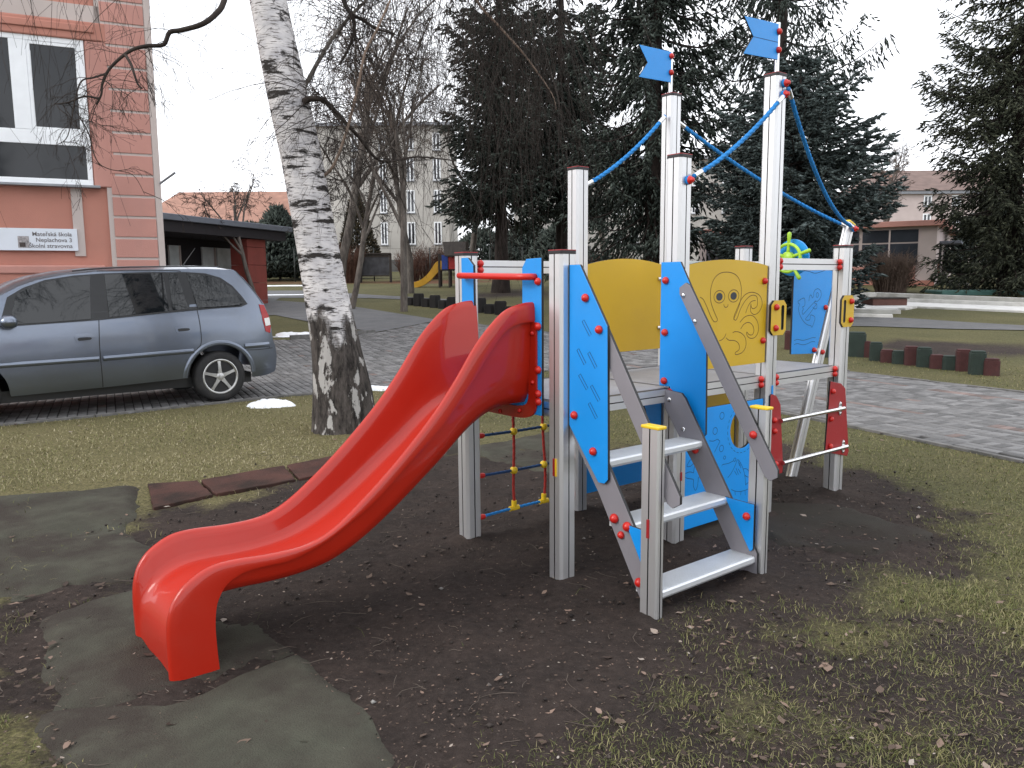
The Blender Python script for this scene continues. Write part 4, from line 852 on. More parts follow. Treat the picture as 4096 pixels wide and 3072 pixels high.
for s2 in (side, -side):
    for w_ in ([(2.96, 1.07), (2.955, 1.20), (2.90, 1.38), (2.70, 1.50), (2.40, 1.565), (2.14, 1.592), (2.195, 1.10), (2.6, 1.08)], [(1.985, 1.605), (1.33, 1.622), (1.325, 1.165), (2.0, 1.115)], [(1.275, 1.622), (1.165, 1.622), (1.095, 1.185), (1.28, 1.172)], [(1.055, 1.617), (.84, 1.60), (.68, 1.55), (.53, 1.45), (.43, 1.33), (.375, 1.245), (.45, 1.215), (.98, 1.195)]):
        on_side(w_, .0145, 'glass', 'side_window', sd_=s2)
    def strip(pts, w_, off, mt, name):
        P = catmull(pts, 6) if len(pts) > 2 else resamp(pts, 8); d = np.gradient(P, axis=0); d /= np.linalg.norm(d, axis=1)[:, None]; n = np.stack([-d[:, 1], d[:, 0]], 1) * w_ / 2; mm = MB()
        A = [(p[0], s2 * (SW(p[0], p[1]) + off), p[1]) for p in P + n]; Bq = [(p[0], s2 * (SW(p[0], p[1]) + off), p[1]) for p in P - n]; k = len(P)
        mm.add(A + Bq, [(i, i + 1, k + i + 1, k + i) for i in range(k - 1)]); return mm.build(name, M[mt], body)
    for pts in ([(2.11, 1.09), (2.13, .75), (2.12, .305)], [(.99, 1.17), (.975, .95), (.98, .76), (1.03, .69), (1.10, .60)], [(3.10, 1.04), (3.16, .75), (3.15, .32)], [(.43, 1.66), (.30, 1.50), (.19, 1.36), (.10, 1.22)], [(.065, .72), (.055, .63)], [(1.16, .34), (1.13, .46), (1.10, .56)], [(2.06, 1.645), (1.6, 1.652), (1.17, 1.652), (1.115, 1.625)], [(.40, .635), (.22, .628), (.0, .632)]):
        strip(pts, .009, .003, 'trim', 'panel_gap')
    def bead(pts, w_, dep, mt, name):
        P = resamp(pts, 14); rows = []
        for q, o in ((-w_ / 2, -.004), (-w_ * .35, dep * .8), (0, dep), (w_ * .35, dep * .8), (w_ / 2, -.004)): rows.append([(p[0], s2 * (SW(p[0], p[1]) + o), p[1] + q) for p in P])
        mm = MB(); mm.loft(rows, closed=False); return mm.build(name, M[mt], car, smooth=True)
    bead([(2.10, .640), (1.08, .665)], .062, .016, 'car', 'side_moulding'); bead([(3.12, .632), (2.145, .640)], .062, .016, 'car', 'side_moulding'); bead([(.43, .685), (.06, .685)], .07, .016, 'car', 'bumper_moulding')
    ar = [(.75 + .44 * math.cos(a), .315 + .44 * math.sin(a)) for a in np.linspace(math.pi * .80, .10, 16)]
    rows = []
    for rr, o in ((.405, -.004), (.42, .012), (.45, .018), (.468, -.003)): rows.append([(.75 + rr * math.cos(a), s2 * (SW(.75 + rr * math.cos(a), .315 + rr * math.sin(a)) + o), .315 + rr * math.sin(a)) for a in np.linspace(math.pi * .98, .04, 22)])
    mm = MB(); mm.loft(rows, closed=False); mm.build('wheel_arch', M['car'], car, smooth=True)
    for (x0, z0) in ((2.28, .885), (1.18, .94)):
        h = on_side(rnd([(x0 + .085, z0 - .045), (x0 + .09, z0 + .04), (x0 - .085, z0 + .045), (x0 - .08, z0 - .03)]), .006, 'car', 'door_handle', sd_=s2)[0]
        on_side(rnd([(x0 + .06, z0 - .028), (x0 + .062, z0 + .005), (x0 - .06, z0 + .008), (x0 - .06, z0 - .02)]), .009, 'trim', 'handle_recess', par=h, sd_=s2)
    tl = on_side([(.165, 1.215), (.085, 1.205), (.03, 1.06), (.008, .92), (.03, .832), (.105, .86), (.135, 1.0)], .006, 'tl_red', 'tail_light', sd_=s2)[0]
    on_side([(.115, 1.03), (.025, 1.04), (.012, .94), (.10, .93)], .010, 'tl_clear', 'reversing_lamp', par=tl, sd_=s2)
    strip([(.32, .36), (.2, .37), (.04, .385)], .02, .006, 'car', 'bumper_crease')
    mm = MB(); P = []
    rg = []
    for k, (xx, sc) in enumerate(((2.93, .3), (2.945, .8), (2.99, 1.0), (3.05, .9), (3.09, .4))):
        rg.append([(xx, s2 * (.94 + .10 * sc * math.cos(a)), 1.10 + .075 * sc * math.sin(a)) for a in np.linspace(0, 2 * math.pi, 13)[:-1]])
    mm.loft(rg, True, True, True); mm.build('wing_mirror', M['car'], car, smooth=True)
    for wi, wx in enumerate((.75, 3.44)):
        c = (wx, s2 * .80, .316); ax = (0, s2, 0)
        mm = MB(); mm.lathe([(.215, -.16), (.30, -.15), (.322, -.12), (.326, -.06), (.322, .015), (.30, .040), (.245, .048), (.222, .040), (.215, .02)], c, ax, 40); wh = mm.build('wheel', M['rubber'], car, smooth=True, sharp=50)
        mm = MB(); mm.lathe([(.10, -.02), (.218, -.02), (.219, -.016)], c, ax, 36); mm.build('brake_disc', M['rimdark'], wh)  # dark brake disc behind the spokes
        mm = MB(); pr = [(.217, .0), (.224, .042), (.214, .046), (.200, .036), (.198, .0)]
        a_ = np.array(ax, float); rg = []
        for k in range(40):
            an = 2 * math.pi * k / 40; rg.append([(c[0] + r_ * math.cos(an), c[1] + s2 * o_, c[2] + r_ * math.sin(an)) for r_, o_ in pr])
        rg.append(rg[0]); mm.loft(rg, closed=False)
        mm.lathe([(.052, .0), (.052, .030), (.040, .038), (.01, .040)], c, ax, 20)
        for k in range(5):
            an = math.radians(88 + 72 * k); d = np.array([math.cos(an), 0, math.sin(an)]); t = np.array([-math.sin(an), 0, math.cos(an)]); b0 = np.array(c)
            rg = []
            for r_, hw, o0, o1 in ((.035, .033, .0, .034), (.09, .024, .0, .036), (.16, .020, .0, .032), (.206, .027, .0, .026)):
                rg.append([b0 + d * r_ + t * sx * hw * e + np.array([0, s2 * o, 0]) for sx, e, o in ((-1, 1, o0), (-1, .8, o1), (1, .8, o1), (1, 1, o0))])
            mm.loft(rg, True, True, True)
        rim_ = mm.build('rim', M['alloy'], wh, smooth=True, sharp=35)
        for k in range(5):
            an = math.radians(88 + 36 + 72 * k); mm = MB(); mm.lathe([(.010, 0), (.010, .008)], (c[0] + .058 * math.cos(an), c[1] + s2 * .012, c[2] + .058 * math.sin(an)), ax, 8); mm.build('wheel_bolt', M['rimdark'], rim_)
m = MB(); m.tube([(.95, side * -.0 + .25 * side, 1.72), (.78, .25 * side, 1.95)], [.008, .003], 6); m.build('antenna', M['trim'], car)
for s2 in (1, -1):
    m = MB(); m.tube([(x, s2 * (SW(x, 1.665) - .06), np.interp(x, [p[0] for p in topc], [p[1] for p in topc]) + .034) for x in np.linspace(.6, 2.3, 12)], .008, 6); m.build('roof_strip', M['trim'], car)
m = MB(); m.box(.3, 4.1, -.70, .70, .20, .33); m.build('underbody', M['trim'], car)

# ================================================================ pink school building
M['pink'] = pm('salmon_render', (.46, .205, .155), .9, 0, .10, 1.2, .25, 90, dirt=((.37, .19, .155), 2, .5, .8, .5))
M['pink2'] = pm('pale_salmon_render', (.47, .235, .195), .9, 0, .08, 1.5, .25, 90, dirt=((.37, .21, .185), 2, .5, .8, .5))
M['cream'] = pm('cream_render', (.50, .43, .40), .9, 0, .10, 1.5, .25, 90, dirt=((.36, .32, .30), 1.5, .5, .8, .5))
M['pvc'] = pm('white_window_frame', (.82, .84, .86), .4, 0, .04, 5)
M['pane'] = pm('window_glass', (.015, .017, .020), .06, 0, .15, 3, spec=.45)
M['blind'] = pm('dark_slatted_blind', (.030, .030, .034), .5, 0, .3, 1, stretch=(.1, .1, 60))
M['sill'] = pm('metal_sill', (.24, .25, .27), .4, .5)
BA = math.radians(25); PY = 13.0; PX = (413 - 2048) / F * PY           # left edge of the quoin pilaster
bu = np.array([math.cos(BA), math.sin(BA)]); bn = np.array([math.sin(BA), -math.cos(BA)])
P0 = np.array([PX, PY])
def wall_pt(px, py, off=0.0):                                          # pixel -> (along wall, height)
    d = ray(px, py); base = P0 + bn * off; t = (base @ bn) / (d[:2] @ bn); p = d * t; return float((p[:2] - P0) @ bu), float(CAMH + p[2])
school = thing('school_building', 'salmon pink rendered building with cream bands and white window behind the car', 'building', (P0[0], P0[1], 0), BA)
r4 = lambda x, y: wall_pt(x / 1.659, y / 1.659)
m = MB(); m.box(-9, r4(1040, 800)[0], .012, 9, -.3, 9); m.build('wall', M['pink'], school)      # local x along wall, y into the building
xc0 = r4(640, 200)[0]; xq0 = r4(690, 600)[0]; xq1 = r4(985, 600)[0]; xe = r4(1040, 800)[0]
m = MB(); m.box(xq1, xe, -.05, 3, -.2, 9); m.build('corner_band', M['cream'], school)
m = MB(); m.box(r4(655, 500)[0], xq0, -.03, .012, .9, 9); m.build('cream_band', M['cream'], school)
m = MB(); m.box(xq0, xq1, -.035, .012, -.2, 9); m.build('pilaster_core', M['cream'], school)
ys = [170, 310, 455, 590, 735, 875, 1020, 1165, 1305, 1440, 1580]
zs2 = [wall_pt(820 / 1.659, y / 1.659)[1] for y in ys]; dz = (zs2[0] - zs2[-1]) / (len(zs2) - 1); z = zs2[-1] - 4 * dz
while z < 8.6:
    m = MB(); m.box(xq0 + .012, xq1 - .010, -.050, -.034, z + .020, z + dz - .020); m.build('quoin_block', M['pink2'], school, bevel=.006); z += dz
# window
wz0 = r4(300, 1222)[1]; wz1 = r4(300, 235)[1]; wx1 = r4(598, 900)[0]; zm0 = r4(400, 880)[1]; zm1 = r4(400, 960)[1]
m = MB(); m.box(-5, wx1 + .32, -.06, .012, wz1 - .02, wz1 + .26); m.build('window_head_moulding', M['pink'], school, bevel=.02)
m = MB(); m.box(-5, wx1 + .16, -.09, -.06, wz1 + .09, wz1 + .20); m.build('head_ledge', M['pink'], school, bevel=.02)
m = MB(); m.box(wx1 + .015, wx1 + .32, -.045, .012, wz0 - .02, wz1 - .02); m.build('window_jamb', M['pink2'], school, bevel=.02)
m = MB(); m.box(-5, r4(665, 60)[0], -.03, .012, r4(500, 140)[1], r4(500, 30)[1]); m.build('lintel_band', M['cream'], school)
win = MB(); fr = .075
xm0, xm1 = r4(80, 600)[0], r4(195, 600)[0]
win.box(-4.4, wx1 - fr, -.02, .03, wz1 - fr * 1.3, wz1); win.box(-4.4, wx1, -.02, .03, wz0, wz0 + fr * 1.2); win.box(wx1 - fr, wx1, -.021, .03, wz0 + fr * 1.2, wz1); win.box(-4.4, wx1 - fr, -.02, .03, zm1 - .01, zm0 + .02); win.box(xm0, xm1, -.021, .03, zm0 + .02, wz1 - fr * 1.3)
wo = win.build('window_frame', M['pvc'], school, bevel=.008)
for (a, b, c, d) in [(-4.4, xm0, zm0 + .02, wz1 - fr * 1.3), (xm1, wx1 - fr, zm0 + .02, wz1 - fr * 1.3), (-4.4, wx1 - fr, wz0 + fr * 1.2, zm1 - .01)]:
    mm = MB(); mm.box(a, b, .004, .010, c, d); mm.build('pane', M['pane'], wo)
    if b - a < 3:
        mm = MB(); mm.box(a, a + .05, -.012, .006, c, d); mm.box(b - .05, b, -.012, .006, c, d); mm.box(a + .05, b - .05, -.012, .006, d - .05, d); mm.box(a + .05, b - .05, -.012, .006, c, c + .05); mm.build('casement', M['pvc'], wo, bevel=.006)
m = MB(); m.box(-4.6, wx1 + .10, -.16, -.021, wz0 - .045, wz0 - .005); m.build('window_sill', M['sill'], school, bevel=.006)
m = MB(); m.box(r4(478, 1400)[0], r4(550, 1400)[0], -.02, .012, r4(520, 1700)[1], wz0 - .05); m.build('cream_strip', M['cream'], school)
zp = wall_pt(150, 1095)[1]; m = MB(); m.box(-9, xq0 - .2, -.12, .012, -.2, zp); m.build('plinth', M['pink'], school, bevel=.015)
zq = wall_pt(150, 1062)[1]; m = MB(); m.box(-9, xq0 - .16, -.15, .012, zp, zq); m.build('plinth_ledge', M['pink2'], school, bevel=.02)
m = MB(); m.tube([(xe - .01, -.06, wall_pt(640, 735)[1]), (xe + .22, -.25, wall_pt(640, 720)[1] + .1)], .02, 8); m.build('flag_holder', M['sill'], school)
# name board
sx1, sz0 = wall_pt(315, 1004); sx0 = wall_pt(-260, 1004)[0]; sz1 = wall_pt(300, 917)[1]
sg = thing('name_board', 'white name board with three lines of grey lettering on the pink wall', 'sign', (P0[0], P0[1], 0), BA)
m = MB(); m.box(sx0, sx1, -.06, -.022, sz0, sz1); m.build('board', pm('white_sign_board', (.66, .70, .76), .45, 0, .04, 3), sg, bevel=.004)
M['ink'] = pm('grey_sign_lettering', (.13, .115, .115), .6)
def text(s_, size, x, y, z, par, mat, align='RIGHT', rx=math.pi / 2):
    cu = bpy.data.curves.new('lettering', 'FONT'); cu.body = s_; cu.size = size; cu.align_x = align; cu.extrude = .001; cu.offset = .0006
    to = bpy.data.objects.new('lettering', cu); link(to); dg = bpy.context.evaluated_depsgraph_get(); me = bpy.data.meshes.new_from_object(to.evaluated_get(dg)); bpy.data.objects.remove(to)
    me.materials.clear(); me.materials.append(mat); o = link(bpy.data.objects.new('lettering', me)); o.parent = par; o.location = (x, y, z); o.rotation_euler = (rx, 0, 0); return o
hz = sz1 - sz0; xr = wall_pt(290, 960)[0]
for k, s_ in enumerate(('Mateřská škola', 'Neplachova 3', 'Školní stravovna')): text(s_, hz * .265, xr, -.0625, sz1 - hz * (.34 + .265 * k), sg, M['ink'])
ex0, ex1 = wall_pt(73, 960)[0], wall_pt(118, 960)[0]
m = MB(); m.box(ex0, ex1, -.0635, -.061, sz0 + hz * .12, sz1 - hz * .36); em = m.build('emblem', pm('grey_emblem', (.30, .28, .28), .6, 0, .5, 30), sg)
m = MB(); m.box(ex0 + .02, ex0 + .10, -.066, -.0637, sz0 + hz * .16, sz0 + hz * .36); m.build('emblem_square', pm('dark_emblem_square', (.05, .035, .03), .6, 0, .4, 40), em)

# ================================================================ porch with flat dark roof behind the school corner
M['fascia'] = pm('grey_metal_fascia', (.16, .175, .21), .5, .2, .08, 2)
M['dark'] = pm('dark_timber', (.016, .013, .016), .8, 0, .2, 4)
M['brickred'] = pm('red_painted_block', (.22, .048, .036), .85, 0, .12, 3, .2, 50)
M['curtain'] = pm('pale_curtained_glass', (.52, .56, .56), .25, 0, .3, 1.5, spec=.6)
A0, A1 = atY(600, 842, 23.0), atY(1165, 911, 30.0); ZR = (A0[2] + A1[2]) / 2
ang = math.atan2(A1[1] - A0[1], A1[0] - A0[0]); Lp = float(np.hypot(*(A1 - A0)[:2])); gz = zg(A0[0], 27)
porch = thing('entrance_porch', 'dark flat roofed porch with red block pillar beyond the car', 'porch', (A0[0], A0[1], 0), ang)
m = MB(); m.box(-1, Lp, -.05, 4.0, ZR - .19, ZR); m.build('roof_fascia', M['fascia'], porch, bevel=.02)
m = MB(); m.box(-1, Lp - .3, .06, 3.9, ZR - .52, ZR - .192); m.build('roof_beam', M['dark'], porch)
def lx(px, py, off=.3):                                               # pixel -> along the porch, on a plane set back by off
    d = ray(px, py); c = np.array([A0[0], A0[1]]); nrm = np.array([math.sin(ang), -math.cos(ang)]); t = ((c - nrm * off) @ nrm) / (d[:2] @ nrm); p = d[:2] * t; return float((p - c) @ np.array([math.cos(ang), math.sin(ang)]))
pxa, pxb = lx(985, 1000), lx(1058, 1000)
z = gz - .4
while z < ZR - .55:
    h = min(.62, ZR - .52 - z); m = MB(); m.box(pxa, pxb, .25, .95, z, z + h - .012); m.build('pillar_block', M['brickred'], porch, bevel=.01); z += h
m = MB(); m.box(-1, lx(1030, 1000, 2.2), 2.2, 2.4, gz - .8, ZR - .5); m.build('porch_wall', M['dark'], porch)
for (a, b) in ((678, 715), (810, 855), (868, 925), (935, 950)):
    a, b = lx(a, 1000, 2.12), lx(b, 1000, 2.12); m = MB(); m.box(a, b, 2.12, 2.19, gz + .2, ZR - .78); o = m.build('porch_window', M['curtain'], porch)
    m = MB(); m.box(b + .01, b + .06, 2.08, 2.19, gz + .2, ZR - .78); m.build('mullion', M['cream'], o)

# ================================================================ buildings in the background
M['panelwall'] = pm('weathered_beige_plaster', (.45, .43, .40), .95, 0, .22, .35, .3, 8, dirt=((.30, .28, .26), .5, .45, .75, .6))
M['tile_o'] = pm('orange_roof_tiles', (.31, .165, .12), .85, 0, .2, 1.5, .4, 6)
M['tile_b'] = pm('brown_roof_tiles', (.15, .10, .085), .85, 0, .2, 1.5, .4, 6)
M['wallpink'] = pm('pale_pink_wall', (.50, .42, .40), .9, 0, .1, .8)
M['farpane'] = pm('far_window_glass', (.035, .04, .05), .1, 0, .3, 1, spec=.7)
def window(par, x0, x1, z0, z1, y, fw=.09):
    m = MB(); m.box(x0, x1, y - .05, y - .004, z0, z0 + fw); m.box(x0, x1, y - .05, y - .004, z1 - fw, z1); m.box(x0, x0 + fw, y - .051, y - .004, z0 + fw, z1 - fw); m.box(x1 - fw, x1, y - .051, y - .004, z0 + fw, z1 - fw); xm = (x0 + x1) / 2; m.box(xm - fw / 2, xm + fw / 2, y - .051, y - .004, z0 + fw, z1 - fw)
    o = m.build('window', M['pvc'], par); m = MB(); m.box(x0 + fw, x1 - fw, y - .022, y - .012, z0 + fw, z1 - fw); m.build('pane', M['farpane'], o); m = MB(); m.box(x0 - .05, x1 + .05, y - .12, y - .052, z0 - .07, z0 - .01); m.build('sill', M['sill'], o); return o
def block(name, label, pa, pb, Y, ybase, ytop, cols, rows, mat, depth=10, plinth=None, rot=0, roof=None):
    a = atY(pa, ybase, Y); b = atY(pb, ybase, Y); t = atY((pa + pb) / 2, ytop, Y); z0 = zg(0, Y) - .5; W_ = b[0] - a[0]
    o = thing(name, label, 'building', (a[0], Y, 0), rot); m = MB(); m.box(0, W_, 0, depth, z0, t[2]); m.build('wall', mat, o)
    zb = zg(0, Y)
    if plinth: m = MB(); m.box(-.02, W_ + .02, -.05, 0, z0, zb + plinth); m.build('plinth', pm('grey_plinth', (.10, .098, .095), .9), o)
    for (wz0, wz1) in rows:
        for (c0, c1) in cols:
            window(o, atY(c0, ybase, Y)[0] - a[0], atY(c1, ybase, Y)[0] - a[0], atY(2048, wz0, Y)[2], atY(2048, wz1, Y)[2], 0)
    m = MB(); m.box(-.3, W_ + .3, -.3, depth + .3, t[2], t[2] + .25); m.build('cornice', M['sill'], o)
    if roof:
        m = MB(); h = roof[0]; x0, x1 = -.5, W_ + .5; zt_ = t[2] + .25; m.add([(x0, -.5, zt_), (x1, -.5, zt_), (x1, depth + .5, zt_), (x0, depth + .5, zt_), (x0 + roof[2], depth / 2, zt_ + h), (x1 - roof[2], depth / 2, zt_ + h)], [(0, 1, 5, 4), (2, 3, 4, 5), (1, 2, 5), (3, 0, 4), (0, 3, 2, 1)]); m.build('roof', M[roof[1]], o)
    return o
block('apartment_block', 'tall beige apartment block with small windows behind the bare trees', 1255, 1800, 62, 1085, 505, [(1528, 1556), (1634, 1666), (1740, 1770), (1420, 1448)], [(975, 885), (848, 757), (720, 630), (598, 528)], M['panelwall'], plinth=.9)
block('apartment_block', 'pale plastered block with two white windows behind the spruces', 2060, 2960, 58, 1085, 640, [(2180, 2210), (2300, 2330), (2462, 2492), (2523, 2552), (2640, 2670), (2760, 2790), (2880, 2910)], [(975, 930), (860, 815), (750, 705)], M['panelwall'], plinth=.6)
block('red_roofed_house', 'house with long orange tiled roof beyond the dark porch', 560, 1230, 64, 1085, 905, [(700, 740), (820, 860), (960, 1000)], [(1040, 980)], M['wallpink'], roof=(3.0, 'tile_o', 2.0))
hb = block('red_roofed_house', 'pale pink house with brown roof above the pavilion', 3480, 4200, 66, 1080, 775, [(3678, 3710), (3790, 3825), (3900, 3935)], [(838, 795), (905, 868)], M['wallpink'], roof=(2.3, 'tile_b', 3.0))
m = MB(); c = atY(3585, 700, 66); m.box(2.1, 3.2, 3.2, 4.4, c[2] - 2.0, c[2] + .35); m.build('chimney', M['tile_o'], hb)
# pavilion with big windows on the right
PVc = atY(3737, 1130, 36.0); PVA = math.radians(58)
pv = thing('kindergarten_pavilion', 'flat roofed pale pavilion with big dark windows behind the round bush', 'building', (PVc[0], PVc[1], 0), PVA)
gz = zg(PVc[0], PVc[1]); zr = atY(3737, 880, 36.0)[2]; zf = atY(3737, 903, 36.0)[2]
m = MB(); m.box(0, 12, 0, 11, gz - .5, zf); m.build('wall', M['wallpink'], pv)
m = MB(); m.box(-.35, 12, -.35, 11, zf, zr); m.build('roof_fascia', M['pink2'], pv, bevel=.02)
m = MB(); m.box(-.04, 0, .8, 10.5, gz + .28, gz + .92); m.build('parapet_panel', M['pink2'], pv)
m = MB(); m.box(-.06, 0, 0, 10.5, gz - .4, gz + .26); m.build('plinth', M['pink'], pv)
for k in range(4):
    y0 = .75 + k * 2.5
    m = MB(); m.box(-.03, -.004, y0, y0 + 2.35, gz + .98, zf - .75); o = m.build('large_window', M['farpane'], pv); m = MB(); m.box(-.03, -.004, y0, y0 + 2.35, zf - .68, zf - .12); m.build('top_light', M['farpane'], o)
    m = MB(); m.box(-.06, -.032, y0 + 1.15, y0 + 1.22, gz + .98, zf - .12); m.build('mullion', M['wallpink'], o)
m = MB(); m.box(1.6, 3.4, -.9, 0, zf - .75, zf - .62); m.build('door_canopy', M['fascia'], pv, bevel=.02)
m = MB(); m.box(1.8, 3.0, -.03, -.004, gz, gz + 2.0); m.build('door', M['dark'], pv); 
for k in range(2): m = MB(); m.box(1.4, 3.6, -1.3 + .35 * k, -.01, gz - .3, gz + .12 + .14 * k); m.build('doorstep', M['kerb'], pv, bevel=.01)

# ================================================================ trees
def tubes(lines, radii, n=4):
    """lines (N,K,3), radii (N,K) -> verts, quads of tapering tubes"""
    P = np.asarray(lines, float); R_ = np.asarray(radii, float); N_, K, _ = P.shape
    T = np.gradient(P, axis=1); T /= (np.linalg.norm(T, axis=2, keepdims=True) + 1e-9)
    ref = np.where(np.abs(T[..., 2:3]) < .9, np.array([0, 0, 1.]), np.array([1., 0, 0])); A = np.cross(T, ref); A /= (np.linalg.norm(A, axis=2, keepdims=True) + 1e-9); B = np.cross(T, A)
    an = 2 * np.pi * np.arange(n) / n
    V = P[:, :, None] + R_[:, :, None, None] * (A[:, :, None] * np.cos(an)[None, None, :, None] + B[:, :, None] * np.sin(an)[None, None, :, None])
    base = (np.arange(N_) * K * n)[:, None, None] + (np.arange(K - 1) * n)[None, :, None]; j = np.arange(n)[None, None]; k = (np.arange(n) + 1)[None, None] % n
    Fc = np.stack([base + j, base + k, base + n + k, base + n + j], -1).reshape(-1, 4)
    return V.reshape(-1, 3), Fc
def wander(r, p, d, L_, K, curl, droop):
    """one branch line of K points"""
    out_ = [p]; st = L_ / (K - 1)
    for _ in range(K - 1):
        d = d + r.normal(0, curl, 3) + np.array([0, 0, -droop]); d = d / np.linalg.norm(d); p = p + d * st; out_.append(p)
    return np.array(out_), d
def grow(r, p, d, L_, rad, lvl, spec, out_):
    K = 6; line, de = wander(r, p, d, L_, K, spec['curl'][lvl], spec['droop'][lvl]); tip = spec['tip'][lvl]
    out_.append((lvl, line, rad * np.linspace(1, tip, K)))
    if lvl + 1 >= len(spec['n']): return
    for i in range(spec['n'][lvl + 1]):
        t = spec['from'][lvl] + (1 - spec['from'][lvl]) * (i + r.random()) / spec['n'][lvl + 1]; q = t * (K - 1); a = int(min(q, K - 2)); pos = line[a] + (line[a + 1] - line[a]) * (q - a)
        ax = line[a + 1] - line[a]; ax /= np.linalg.norm(ax); rd = r.normal(0, 1, 3); rd -= ax * (rd @ ax); rd /= np.linalg.norm(rd); an = spec['ang'][lvl + 1] * (.7 + .6 * r.random())
        grow(r, pos, ax * math.cos(an) + rd * math.sin(an), L_ * spec['len'][lvl + 1] * (.6 + .7 * r.random()) * (1.15 - .5 * t), rad * (1 + (tip - 1) * t) * spec['rad'][lvl + 1], lvl + 1, spec, out_)
def lines_mesh(name, segs, mat, parent, n=4, rmin=.0):
    L_ = np.array([s_[1] for s_ in segs]); R_ = np.maximum(np.array([s_[2] for s_ in segs]), rmin)
    lv = np.array([s_[0] for s_ in segs]); fine_ = lv >= lv.max() - 1
    if n == 3 and fine_.any() and not fine_.all():                  # the finest twigs need fewer points
        V, Fc = tubes(L_[~fine_], R_[~fine_], n); V2, F2 = tubes(L_[fine_][:, [0, 2, 5]], R_[fine_][:, [0, 2, 5]], n); V, Fc = np.concatenate([V, V2]), np.concatenate([Fc, F2 + len(V)])
    else: V, Fc = tubes(L_, R_, n)
    return np_mesh(name, V, Fc, mat, parent, smooth=True)
def bark(name, c1, c2, sc=8, st=(1, 1, .25), bump=.7):
    m, t, b = new_mat(name); N = t.nodes.new; Lk = t.links.new; tc = N('ShaderNodeTexCoord'); mp = N('ShaderNodeMapping'); mp.inputs['Scale'].default_value = st; Lk(tc.outputs['Object'], mp.inputs['Vector'])
    nz = N('ShaderNodeTexNoise'); nz.inputs['Scale'].default_value = sc; nz.inputs['Detail'].default_value = 8; nz.inputs['Roughness'].default_value = .7; Lk(mp.outputs['Vector'], nz.inputs['Vector'])
    r = N('ShaderNodeValToRGB'); r.color_ramp.elements[0].position = .35; r.color_ramp.elements[1].position = .65; r.color_ramp.elements[0].color = c1 + (1,); r.color_ramp.elements[1].color = c2 + (1,); Lk(nz.outputs['Fac'], r.inputs['Fac']); Lk(r.outputs['Color'], b.inputs['Base Color'])
    bp = N('ShaderNodeBump'); bp.inputs['Strength'].default_value = bump; bp.inputs['Distance'].default_value = .03; Lk(nz.outputs['Fac'], bp.inputs['Height']); Lk(bp.outputs['Normal'], b.inputs['Normal']); b.inputs['Roughness'].default_value = .9; b.inputs['Specular IOR Level'].default_value = .2; return m
M['bark_dark'] = bark('dark_spruce_bark', (.012, .0095, .0085), (.045, .034, .030))
M['bark_grey'] = bark('grey_bark', (.060, .053, .047), (.17, .150, .132))
M['twig_dark'] = bark('dark_birch_twig', (.020, .016, .014), (.055, .044, .038), 3)
M['twig_brown'] = bark('brown_bare_twig', (.070, .055, .046), (.16, .128, .108), 3)
M['twig_bush'] = bark('pale_bush_twig', (.085, .058, .046), (.20, .145, .115), 3)
M['twig_red'] = bark('reddish_bare_twig', (.060, .030, .022), (.14, .075, .055), 3)
M['young'] = bark('smooth_young_bark', (.16, .11, .085), (.26, .20, .16), 5)
